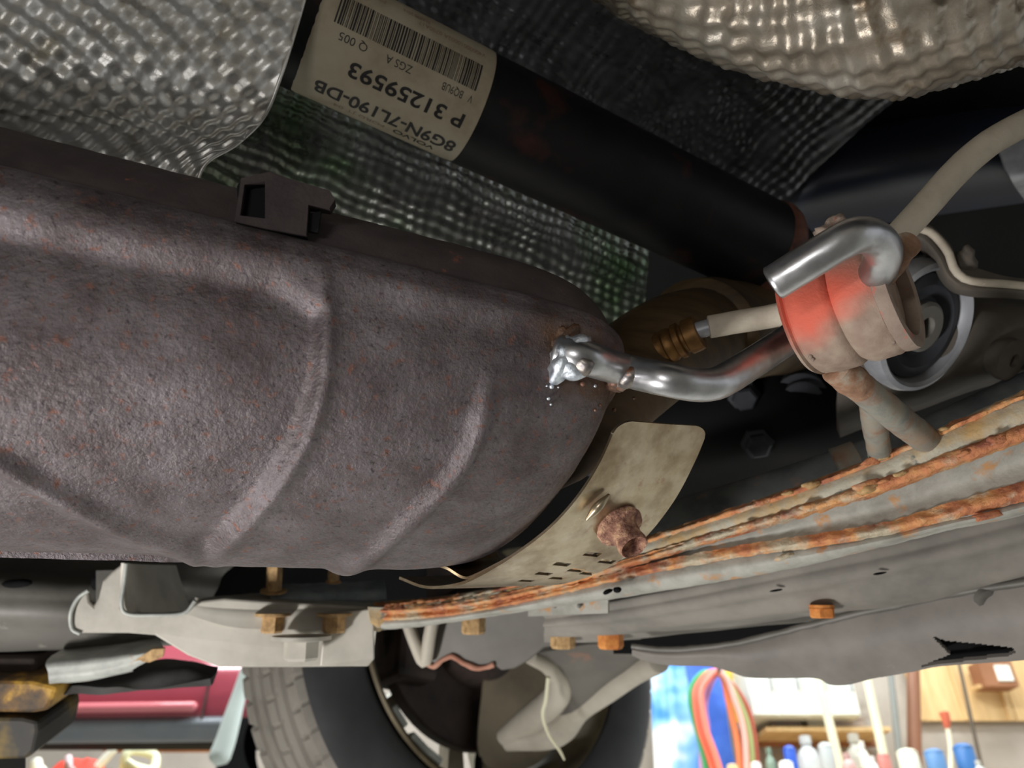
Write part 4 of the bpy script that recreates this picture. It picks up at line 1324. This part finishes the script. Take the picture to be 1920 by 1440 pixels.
# ------------------------------------------------------------------ wheel and its suspension
wh = thing('alloy_roadwheel', 'worn grey treaded tyre on a dirty rim hanging beyond the bracket', 'wheel', WC - Vector((0, 0, 0.33)))
RW = 0.335
TW = 0.205


def tread_r(r, h, th):
    if r < RW - 0.012:
        return 0
    x = h / TW
    k = 0.0
    a = (th / (2 * math.pi)) * 62 + (x - 0.5) * 1.1 * (1 if x > 0.5 else -1)
    fr = a - math.floor(a)
    inb = (0.06 < x < 0.22) or (0.78 < x < 0.94)
    if inb and fr < 0.16:
        k = -0.005
    if 0.36 < x < 0.64 and fr < 0.08:
        k = -0.003
    return k


prof = [(0.226, 0.028), (0.232, 0.018), (0.245, 0.008), (0.262, 0.002), (0.285, 0.0), (0.305, 0.003), (0.318, 0.009), (0.325, 0.014)]
lathe('sidewall', WC, WA, prof, M['sidewall'], wh, 160)
tp = [(0.324, 0.0135), (RW - 0.004, 0.018)]
xs = [0.10 + 0.80 * i / 44 for i in range(45)]
for x in xs:
    gr_ = any(abs(x - c) < 0.022 for c in (0.26, 0.42, 0.58, 0.74))
    tp.append((RW - (0.0075 if gr_ else 0.0015 * ((x - 0.5) * 2) ** 2), TW * x))
tp += [(RW - 0.004, TW - 0.018), (0.324, TW - 0.0135)]
lathe('tread', WC, WA, tp, M['tread'], wh, 496, None, tread_r, None, 30)
lathe('outer_sidewall', WC, WA, [(0.325, TW - 0.014), (0.318, TW - 0.009), (0.285, TW), (0.245, TW - 0.008), (0.226, TW - 0.028)], M['sidewall'], wh, 120)
lathe('rim_barrel', WC, WA, [(0.229, 0.018), (0.234, 0.010), (0.231, 0.006), (0.225, 0.010), (0.219, 0.024), (0.212, 0.040), (0.205, 0.06), (0.196, 0.10), (0.200, 0.15), (0.215, 0.178), (0.228, 0.19), (0.232, 0.195)], M['rim'], wh, 120)
lathe('hub_face', WC, WA, [(0.075, 0.13), (0.078, 0.15), (0.070, 0.16), (0.03, 0.165), (0.001, 0.165)], M['rim_bright'], wh, 48)
for k in range(10):
    th = R(18 + 36 * k + (8 if k % 2 else -8))
    dv = WF * math.cos(th) + Vector((0, 0, 1)) * math.sin(th)
    sv_ = WA.cross(dv)
    v = []
    for (r, w, h0, h1) in ((0.06, 0.016, 0.135, 0.165), (0.13, 0.012, 0.150, 0.178), (0.208, 0.017, 0.160, 0.19)):
        for (a_, h_) in ((-w, h0), (w, h0), (w, h1), (-w, h1)):
            v.append(WC + dv * r + sv_ * a_ + WA * h_)
    f = [(0, 1, 2, 3), (8, 11, 10, 9)]
    for b in (0, 4):
        for i in range(4):
            i2 = (i + 1) % 4
            f.append((b + i, b + i2, b + 4 + i2, b + 4 + i))
    build('spoke', v, f, M['rim_bright'], wh, False)
for px_, py_ in ((746, 1345), (785, 1393), (812, 1412), (970, 1408)):
    # balance weights clipped on the rim's inner edge
    ray = (P(px_, py_, 1.0) - CAM).normalized()
    t = (WC + WA * 0.03 - CAM).dot(WA) / ray.dot(WA)
    q = CAM + ray * t
    dv = (q - WC)
    dv = (dv - WA * dv.dot(WA)).normalized()
    sv_ = WA.cross(dv)
    box('balance_weight', WC + dv * 0.211 + WA * 0.035, dv * 0.005, sv_ * 0.016, WA * 0.009, M['bright_edge'], wh, 0.002)
lathe('valve', WC + WF * 0.0 + Vector((0, 0, -0.20)) + WA * 0.06, Vector((0, 0, 1)), [(0.006, 0), (0.006, 0.02), (0.004, 0.03), (0.001, 0.03)], M['black'], wh, 12)

bk = thing('brake_assembly', 'dark rusty brake disc and knuckle filling the wheel opening', 'brake', WC)
lathe('disc', WC, WA, [(0.06, 0.075), (0.162, 0.075), (0.165, 0.078), (0.165, 0.098), (0.162, 0.101), (0.06, 0.101)], M['knuckle'], bk, 64)
v, f = [], []
sh_out = [(0.16 * math.cos(R(a)), 0.16 * math.sin(R(a))) for a in range(-150, 41, 6)]
lathe('hub_carrier', WC, WA, [(0.03, 0.0), (0.05, 0.005), (0.055, 0.04), (0.075, 0.06), (0.08, 0.074), (0.02, 0.074)], M['knuckle'], bk, 32)
outl = [WC + WA * 0.055 + WF * a + Vector((0, 0, b)) for a, b in ((0.03, 0.03), (0.165, 0.04), (0.175, -0.04), (0.16, -0.11), (0.12, -0.165), (0.06, -0.19), (0.0, -0.18), (0.0, -0.10))]
plate('backing_plate', outl, 0.003, M['backing'], bk, world=True, smooth_outline=40)
box('caliper', WC + WA * 0.085 + WF * -0.12 + Vector((0, 0, -0.03)), WA * 0.045, WF * 0.035, Vector((0, 0, 0.06)), M['knuckle'], bk, 0.012)

sa = thing('suspension_arm', 'chalky grey forked suspension arm in front of the wheel opening', 'suspension arm', P(1060, 1300, 0.95))
loft('upper_leaf', [
    [(1000, 1226, .86), (1060, 1216, .85), (1130, 1208, .84), (1240, 1232, .82)],
    [(1010, 1240, .88), (1070, 1245, .87), (1140, 1245, .86), (1225, 1248, .85)],
    [(1040, 1262, .92), (1075, 1285, .91), (1130, 1282, .90), (1190, 1262, .88)],
    [(1048, 1290, .96), (1072, 1320, .95), (1105, 1318, .94), (1150, 1290, .92)],
    [(1030, 1345, 1.02), (1048, 1362, 1.01), (1060, 1352, 1.0), (1080, 1335, .99)]], 40, 40, 0.012, M['susp_dark'], sa)  # web in the darker steel: its shade is painted into the colour
tube('lit_flange', PL([(1235, 1240, .82), (1190, 1262, .875), (1140, 1295, .92), (1085, 1330, .98), (1040, 1372, 1.03), (950, 1388, 1.06)]), [0.012, 0.013, 0.014, 0.016, 0.02, 0.014], M['susp'], sa, 16, 50)  # flange in the paler steel: light on it is painted into the colour
tube('left_flange', PL([(995, 1232, .86), (1030, 1250, .885), (1052, 1280, .93), (1040, 1310, .97), (1000, 1345, 1.02), (945, 1382, 1.06)]), [0.008, 0.011, 0.016, 0.018, 0.018, 0.012], M['susp'], sa, 16, 50)
wr = tube('sensor_wire', PL([(1028, 1270, .86), (1024, 1310, .87), (1018, 1340, .88), (1028, 1375, .89), (1048, 1405, .90), (1058, 1424, .91)]), [0.0022, 0.0024, 0.0024, 0.002, 0.002, 0.0012], M['cream'], None, 10, 40)
tag(wr, 'thin cream wire dangling in front of the suspension arm', 'wire')

# ------------------------------------------------------------------ red car on the neighbouring lift
RC = PY(260, 1300, 3.6)
rc = thing('red_car', 'dark red car raised at the lower left behind the tyre', 'car', RC)


def rcp(px, py, dy=0.0):
    return PY(px, py, 3.6 + dy)


prof_car = [(1160, 0.25), (1200, 0.12), (1250, 0.02), (1290, 0.0), (1318, 0.005), (1338, 0.015), (1350, 0.03), (1356, 0.06)]
rows = []
for py, dy in prof_car:
    a, b = rcp(-150, py + 6, dy), rcp(640, py, dy)
    rows.append([a, a.lerp(b, .33), a.lerp(b, .66), b])
sheet('body_side', surf(rows, 24, 40), 0.05, M['red_paint'], rc)
tube('side_moulding', [rcp(60, 1329, -0.012), rcp(200, 1327, -0.014), rcp(362, 1325, -0.012)], 0.022, M['red_mould'], rc, 16, 20, True, 0, 0, None, 0.9)
rows = []
for py, dy in ((1345, 0.02), (1352, -0.005), (1362, -0.005), (1370, 0.01), (1388, 0.05), (1393, 0.12)):
    a, b = rcp(-150, py + 4, dy), rcp(420, py - 2, dy)
    rows.append([a, a.lerp(b, .5), b])
sheet('sill_trim', surf(rows, 12, 30), 0.03, M['sill'], rc)
box('door_gap', rcp(388, 1300, -0.002), RT * 0.004, Vector((0, 0.004, 0)), Vector((0, 0, 0.11)), M['knuckle'], rc)
box('underfloor', rcp(200, 1372, 0.45), RT * 1.1, Vector((0, 0.32, 0)), Vector((0, 0, 0.03)), M['black'], rc, 0.01)
lathe('tyre', rcp(545, 1380, 0.02), Vector((0, 1, 0)), [(0.20, 0.0), (0.30, 0.0), (0.33, 0.03), (0.33, 0.18), (0.30, 0.2), (0.2, 0.2)], M['black'], rc, 48)
po = tube('lift_strut', [PY(468, 1236, 3.1), PY(446, 1310, 3.1), PY(424, 1385, 3.1), PY(412, 1418, 3.1)], [0.022, 0.026, 0.034, 0.040], flat('pale_strut', S(200, 212, 208)), None, 18, 24, True, 0, 0, None, 0.8)
tag(po, 'pale grey round strut slanting between red car and tyre', 'strut')

# clutter along the lower left edge
sh = thing('tan_shelf', 'tan wooden shelf at the bottom left edge below the red car', 'shelf', PY(180, 1470, 4.6))
box('shelf_board', PY(200, 1462, 4.6), RT * 0.75, Vector((0, 0.2, 0)), Vector((0, 0, 0.02)), M['ply'], sh, 0.004)
box('shelf_lip', PY(330, 1404, 4.75), RT * 0.40, Vector((0, 0.03, 0)), Vector((0, 0, 0.015)), M['brown'], sh, 0.004)
box('shelf_bracket', PY(40, 1480, 4.6), RT * 0.02, Vector((0, 0.2, 0)), Vector((0, 0, 0.05)), M['sill'], sh, 0.004)
zs = PY(200, 1462, 4.6).z + 0.02


def standing(px, top_py, Y, zbase):
    t = PY(px, top_py, Y)
    return Vector((t.x, t.y, zbase)), t.z - zbase


rb = PY(155, 1422, 4.55)
o = build('red_rag', *(lambda g_: ([q for r in g_ for q in r], [(j * 20 + i, j * 20 + i + 1, (j + 1) * 20 + i + 1, (j + 1) * 20 + i) for j in range(11) for i in range(19)] + [tuple(range(19, -1, -1)) + ()]))(
    [[Vector((rb.x - 0.13 + 0.26 * i / 19, rb.y - 0.08 + 0.16 * j / 11, zs + (0.075 + 0.02 * noise.noise(Vector((i * .5, j * .5, 1)))) * math.sqrt(max(0, 1 - ((i - 9.5) / 9.5) ** 4)) * math.sin(math.pi * (j + .001) / 11) + 0.001)) for i in range(20)] for j in range(12)]), flat('bright_red_cloth', S(236, 74, 60)))
tag(o, 'crumpled bright red rag on the tan shelf', 'rag')
for nm, lab_, path, r in (
        ('white_tube', 'short thick white tube standing left of the red rag', [(72, 1470), (70, 1440), (68, 1428)], 0.028),
        ('white_tube', 'slim pinkish white tube in front of the red rag', [(128, 1470), (129, 1440), (128, 1420)], 0.018),
        ('white_tube', 'leaning white tube right of the red rag', [(170, 1462), (190, 1430), (212, 1406)], 0.022)):
    Yt = 4.46 if 'pinkish' in lab_ else 4.52
    pth = [PY(x, y, Yt) for x, y in path]
    for q in pth:
        q.z = max(q.z, zs + 0.004)
    o = tube(nm, pth, [r, r * 1.05, r], flat('white_plastic', S(236, 238, 222)) if 'pinkish' not in lab_ else flat('pink_white_plastic', S(244, 214, 220)), None, 16, 16, True, 0, 0, None, 0.7)
    tag(o, lab_, 'tube', 'white tubes on the tan shelf')
o = tube('white_hose_coil', [PY(232, 1448, 4.55), PY(238, 1412, 4.5), PY(262, 1408, 4.55), PY(290, 1418, 4.6), PY(286, 1444, 4.55), PY(256, 1440, 4.48), PY(236, 1430, 4.45)], 0.024, flat('ivory_hose', S(230, 232, 196)), None, 14, 60)
tag(o, 'loose coil of ivory hose at the shelf end', 'hose')

# ------------------------------------------------------------------ right background: hoses, cabinets, bottles
o = sheet('blue_banner', surf([[PY(1215, 1225, 5.75), PY(1262, 1225, 5.72), PY(1318, 1225, 5.75)], [PY(1222, 1350, 5.74), PY(1272, 1350, 5.70), PY(1340, 1350, 5.74)], [PY(1230, 1500, 5.75), PY(1285, 1500, 5.72), PY(1360, 1500, 5.75)]], 40, 50), 0.004, M['banner'], None, disp=lambda j, i, q: 0.02 * math.sin(i * 0.5))
tag(o, 'light blue and white banner hanging right of the tyre', 'banner')
o = sheet('blue_sheet', surf([[PY(1283, 1235, 5.66), PY(1350, 1235, 5.66)], [PY(1318, 1400, 5.66), PY(1372, 1400, 5.66)], [PY(1352, 1500, 5.66), PY(1396, 1500, 5.66)]], 10, 20), 0.02, M['banner_dark'], None)
tag(o, 'deep blue sheet behind the hanging coloured hoses', 'sheet')
hk = PY(1345, 1256, 5.35)
hook = thing('hose_hook', 'dark wall hook at the top of the coloured hoses', 'hook', hk)
tube('hook_arm', [Vector((hk.x, WALL_Y, hk.z + 0.03)), hk + Vector((0, 0.1, -0.01)), hk + Vector((0, -0.06, -0.01)), hk + Vector((0, -0.08, 0.03))], 0.014, M['bar'], hook, 10, 20)
hoses = [
    ('green', S(70, 164, 108), [(1346, 1262), (1318, 1262), (1298, 1285), (1294, 1310), (1302, 1350), (1318, 1410), (1334, 1500)], 5.42, 'green hose on the outer left of the hanging loop'),
    ('coral', S(238, 116, 92), [(1346, 1258), (1326, 1264), (1306, 1290), (1304, 1320), (1312, 1368), (1330, 1420), (1352, 1500)], 5.38, 'coral red hose beside the green hose in the loop'),
    ('salmon', S(244, 134, 116), [(1348, 1258), (1334, 1266), (1316, 1292), (1315, 1322), (1324, 1370), (1342, 1420), (1366, 1500)], 5.34, 'salmon red hose inside the coral one in the loop'),
    ('lilac', S(206, 150, 214), [(1348, 1262), (1338, 1272), (1326, 1300), (1322, 1330), (1326, 1370), (1316, 1420), (1322, 1500)], 5.48, 'lilac hose lowest on the left of the loop'),
    ('orange', S(232, 130, 84), [(1350, 1262), (1358, 1280), (1364, 1310), (1374, 1350), (1384, 1400), (1392, 1500)], 5.36, 'orange red hose dropping right of the hook'),
    ('pink', S(240, 176, 166), [(1350, 1260), (1364, 1276), (1376, 1310), (1390, 1350), (1398, 1400), (1402, 1500)], 5.32, 'pale pink hose dropping beside the yellow sign'),
    ('olive', S(160, 170, 112), [(1352, 1262), (1372, 1290), (1392, 1330), (1404, 1370), (1410, 1420), (1412, 1500)], 5.34, 'olive green hose rightmost of the hanging hoses'),
    ('rust', S(176, 90, 70), [(1352, 1264), (1380, 1292), (1402, 1330), (1412, 1370), (1418, 1420), (1420, 1500)], 5.42, 'brown red hose behind the olive hose')]
for nm, c, path, Y, lab_ in hoses:
    o = tube('air_hose', [PY(x, y, Y) for x, y in path], 0.019 if nm != 'salmon' else 0.022, flat(nm + '_hose', c, 0.4), None, 14, 50)
    tag(o, lab_, 'hose', 'coloured air hoses on the wall hook')
ys = thing('yellow_sign', 'yellow board with a white centre beside the hoses', 'sign', PY(1390, 1345, 5.85))
box('board', PY(1388, 1300, 5.85), RT * 0.085, Vector((0, 0.012, 0)), Vector((0, 0, 0.20)), flat('yellow_board', S(248, 196, 74)), ys, 0.004)
box('white_field', PY(1388, 1302, 5.83), RT * 0.045, Vector((0, 0.012, 0)), Vector((0, 0, 0.10)), flat('warm_white_field', S(255, 248, 214)), ys, 0.004)

cbt = thing('wall_cabinet', 'white wall cabinet with doors under the plastic cover', 'cabinet', PY(1520, 1345, 5.7))
ca, cbb = PY(1412, 1343, 5.5), PY(1612, 1326, 5.5)
ct = PY(1412, 1225, 5.5)
w_ = (PY(1612, 1330, 5.5).x - ca.x)
hgt = ct.z - ca.z
box('carcass', (ca.x + w_ / 2, 5.75, ca.z + hgt / 2), RT * (w_ / 2), Vector((0, 0.24, 0)), Vector((0, 0, hgt / 2)), M['white'], cbt, 0.006)
for k in range(4):
    x0 = ca.x + w_ * k / 4
    dr = box('door', (x0 + w_ / 8, 5.50, ca.z + hgt / 2), RT * (w_ / 8 - 0.006), Vector((0, 0.012, 0)), Vector((0, 0, hgt / 2 - 0.006)), M['white'], cbt, 0.006)
    box('handle', (x0 + w_ / 4 - 0.03, 5.475, ca.z + hgt * 0.5), RT * 0.006, Vector((0, 0.012, 0)), Vector((0, 0, 0.05)), M['bush_grey'], dr, 0.003)
rk = thing('wooden_shelf', 'dim wooden shelf below the white wall cabinet', 'shelf', PY(1520, 1372, 5.8))
box('board', PY(1535, 1378, 5.78), RT * 0.42, Vector((0, 0.2, 0)), Vector((0, 0, 0.015)), M['ply'], rk, 0.003)
box('cleat', PY(1535, 1392, 5.95), RT * 0.42, Vector((0, 0.02, 0)), Vector((0, 0, 0.03)), M['brown'], rk, 0.003)
zshelf = PY(1535, 1378, 5.78).z + 0.015
for px_, w, h, c, lab_, nm in ((1470, 0.10, 0.075, S(120, 108, 100), 'grey brown box on the dim wooden shelf', 'storage_box'), (1580, 0.13, 0.06, S(176, 160, 150), 'pale mauve box right on the wooden shelf', 'storage_box'), (1525, 0.055, 0.055, S(190, 184, 170), 'small pale box between two shelf boxes', 'storage_box')):
    q = PY(px_, 1370, 5.72)
    t_ = thing(nm, lab_, 'box', Vector((q.x, 5.72, zshelf)))
    box('carton', (q.x, 5.72, zshelf + h / 2), RT * w, Vector((0, 0.08, 0)), Vector((0, 0, h / 2)), flat(lab_.split()[0] + nm, c), t_, 0.004)
    box('lid', (q.x, 5.72, zshelf + h + 0.006), RT * (w + 0.006), Vector((0, 0.086, 0)), Vector((0, 0, 0.008)), flat(lab_.split()[0] + nm, c), t_, 0.003)

# workbench with bottles
zb = PY(1600, 1490, 5.2).z
wbn = thing('workbench', 'workbench along the back wall under the bottles', 'workbench', Vector((1.9, 5.3, 0)))
box('worktop', (2.2, 5.3, zb - 0.03), RT * 1.6, Vector((0, 0.5, 0)), Vector((0, 0, 0.03)), M['ply'], wbn, 0.006)
for x in (0.75, 2.2, 3.65):
    for y in (4.95, 5.65):
        box('leg', (x, y, (zb - 0.06) / 2), RT * 0.03, Vector((0, 0.03, 0)), Vector((0, 0, (zb - 0.06) / 2)), M['brown'], wbn, 0.004)


def bottle(px, top_py, Y, r, col, label, name='bottle', cat='bottle', capc=None, shape=0, rough=0.35):
    base, h = standing(px, top_py, Y, zb)
    t_ = thing(name, label, cat, base, 'bottles and cans on the workbench')
    if shape == 0:
        pr = [(r * 0.2, 0), (r * 0.95, 0), (r, h * 0.04), (r, h * 0.62), (r * 0.8, h * 0.74), (r * 0.42, h * 0.82), (r * 0.38, h * 0.88), (r * 0.2, h * 0.885)]
        lathe('bottle_body', base, Vector((0, 0, 1)), pr, flat(label.split()[0] + label.split()[1] + 'b', col, rough), t_, 24)
        lathe('cap', base + Vector((0, 0, h * 0.86)), Vector((0, 0, 1)), [(r * 0.2, 0), (r * 0.5, 0), (r * 0.5, h * 0.13), (r * 0.4, h * 0.14), (0.001, h * 0.14)], flat(label.split()[0] + label.split()[1] + 'c', capc or col, rough), t_, 20)
    else:
        pr = [(r * 0.2, 0), (r * 0.97, 0), (r, h * 0.02), (r, h * 0.90), (r * 0.92, h * 0.94), (r * 0.6, h * 0.985), (r * 0.3, h), (0.001, h)]
        lathe('can_body', base, Vector((0, 0, 1)), pr, flat(label.split()[0] + label.split()[1] + 'b', col, rough), t_, 24)
        lathe('can_rim', base + Vector((0, 0, h * 0.90)), Vector((0, 0, 1)), [(r * 0.9, 0), (r * 1.03, 0), (r * 1.03, h * 0.02), (r * 0.9, h * 0.025)], flat(label.split()[0] + label.split()[1] + 'c', capc or col, rough), t_, 24)
    return t_


bottle(1478, 1398, 5.20, 0.038, S(48, 92, 200), 'deep blue rounded bottle left among the silver bottles', shape=1)
bottle(1748, 1404, 5.10, 0.055, S(96, 142, 196), 'pale blue can left of the brighter blue can', shape=1, name='can', cat='can')
bottle(1802, 1394, 5.15, 0.058, S(64, 118, 184), 'bright blue can rightmost on the workbench', shape=1, name='can', cat='can')
bottle(1698, 1404, 5.15, 0.060, S(236, 240, 218), 'white round tub left of the pale blue can', shape=1, name='tub', cat='tub')
bottle(1545, 1392, 5.05, 0.042, S(186, 194, 196), 'silver grey spray can in front of the left pole', capc=S(220, 226, 226), shape=1, name='spray_can', cat='can')
bottle(1508, 1380, 5.45, 0.075, S(196, 202, 206), 'crinkled silver jug behind the deep blue bottle', name='jug', cat='jug', rough=0.2)
bottle(1598, 1376, 5.45, 0.070, S(188, 186, 176), 'greyish clear jug between the two cream poles', name='jug', cat='jug', rough=0.2)
bottle(1614, 1390, 5.05, 0.030, S(236, 236, 222), 'slim ivory bottle between the two cream poles')
bottle(1586, 1412, 4.98, 0.042, S(196, 160, 156), 'dusky pink bottle in front of the greyish jug')
bottle(1634, 1418, 4.98, 0.024, S(244, 240, 240), 'small white bottle left of the rosy can')
bottle(1654, 1412, 5.02, 0.036, S(204, 132, 124), 'rosy red can at the foot of the right pole', shape=1, name='can', cat='can')
bottle(1472, 1426, 4.98, 0.040, S(240, 244, 244), 'white topped bottle below the deep blue bottle', shape=1)
bottle(1416, 1428, 4.98, 0.030, S(236, 228, 226), 'pinkish white bottle at the foot of the hoses', shape=1)
bottle(1372, 1432, 4.98, 0.032, S(222, 196, 150), 'tan capped bottle below the orange hose', shape=1)
bottle(1440, 1402, 5.25, 0.034, S(118, 140, 124), 'greenish grey bottle between hoses and deep blue bottle')
bottle(1832, 1426, 5.0, 0.030, S(196, 200, 196), 'small grey bottle right of the bright blue can')

for px0, py0, px1, py1, Y, r, c, lab_, nm in (
        (1530, 1255, 1583, 1440, 5.28, 0.028, S(236, 232, 200), 'cream painted pole left of two before the cabinet', 'pole'),
        (1622, 1255, 1668, 1440, 5.28, 0.028, S(242, 238, 208), 'cream painted pole right of two beside the cabinet', 'pole'),
        (1668, 1245, 1694, 1460, 5.60, 0.022, S(134, 138, 134), 'slim grey pole right of the cream poles', 'pole'),
        (1712, 1245, 1716, 1460, 5.70, 0.045, S(140, 96, 72), 'brown timber post left of the plywood board', 'post'),
        (1796, 1235, 1856, 1480, 5.60, 0.012, S(86, 76, 64), 'thin dark cable slanting over the plywood board', 'cable')):
    a, b = PY(px0, py0, Y), PY(px1, py1 + 30, Y)
    o = tube('wall_' + nm if nm != 'pole' else 'tool_pole', [a, a.lerp(b, .33), a.lerp(b, .66), b], [r * 0.95, r, r * 1.02, r], flat(lab_.split()[0] + lab_.split()[1] + nm, c), None, 14, 16, True, 0, 0, None, 0.5)
    tag(o, lab_, nm)
pb = thing('plywood_board', 'light plywood board on the wall at the lower right', 'board', PY(1830, 1345, 5.97))
a, b = PY(1722, 1352, 5.97), PY(2000, 1352, 5.97)
zt = PY(1722, 1235, 5.97).z
n = 3
for k in range(n):
    x0, x1 = a.x + (b.x - a.x) * k / n, a.x + (b.x - a.x) * (k + 1) / n
    box('panel', ((x0 + x1) / 2, 5.975, (a.z + zt) / 2), RT * ((x1 - x0) / 2 - 0.004), Vector((0, 0.012, 0)), Vector((0, 0, (zt - a.z) / 2)), M['ply'], pb, 0.003)
for k in range(3):
    box('batten', (a.x + (b.x - a.x) * (0.02 + 0.3 * k), 5.955, (a.z + zt) / 2), RT * 0.012, Vector((0, 0.01, 0)), Vector((0, 0, (zt - a.z) / 2)), M['ply'], pb, 0.003)
bx_ = thing('brown_carton', 'brown carton with a white label at the right edge', 'carton', PY(1860, 1284, 5.85))
box('carton', PY(1862, 1268, 5.85), RT * 0.12, Vector((0, 0.08, 0)), Vector((0, 0, 0.09)), M['brown'], bx_, 0.004)
box('white_label', PY(1882, 1262, 5.765), RT * 0.055, Vector((0, 0.006, 0)), Vector((0, 0, 0.055)), M['white'], bx_, 0.002)
box('support_cleat', PY(1862, 1290, 5.88), RT * 0.14, Vector((0, 0.055, 0)), Vector((0, 0, 0.012)), M['ply'], bx_, 0.002)
pbm = thing('red_tipped_brush', 'brush with red tip and pale handle before the plywood', 'brush', PY(1778, 1420, 5.3))
tube('handle', [PY(1776, 1362, 5.3), PY(1782, 1400, 5.3), PY(1784, 1470, 5.3)], 0.014, M['cream'], pbm, 12, 12)
tube('red_tip', [PY(1770, 1336, 5.3), PY(1774, 1350, 5.3), PY(1776, 1366, 5.3)], [0.03, 0.026, 0.016], flat('brush_red', S(206, 104, 76)), pbm, 12, 10)
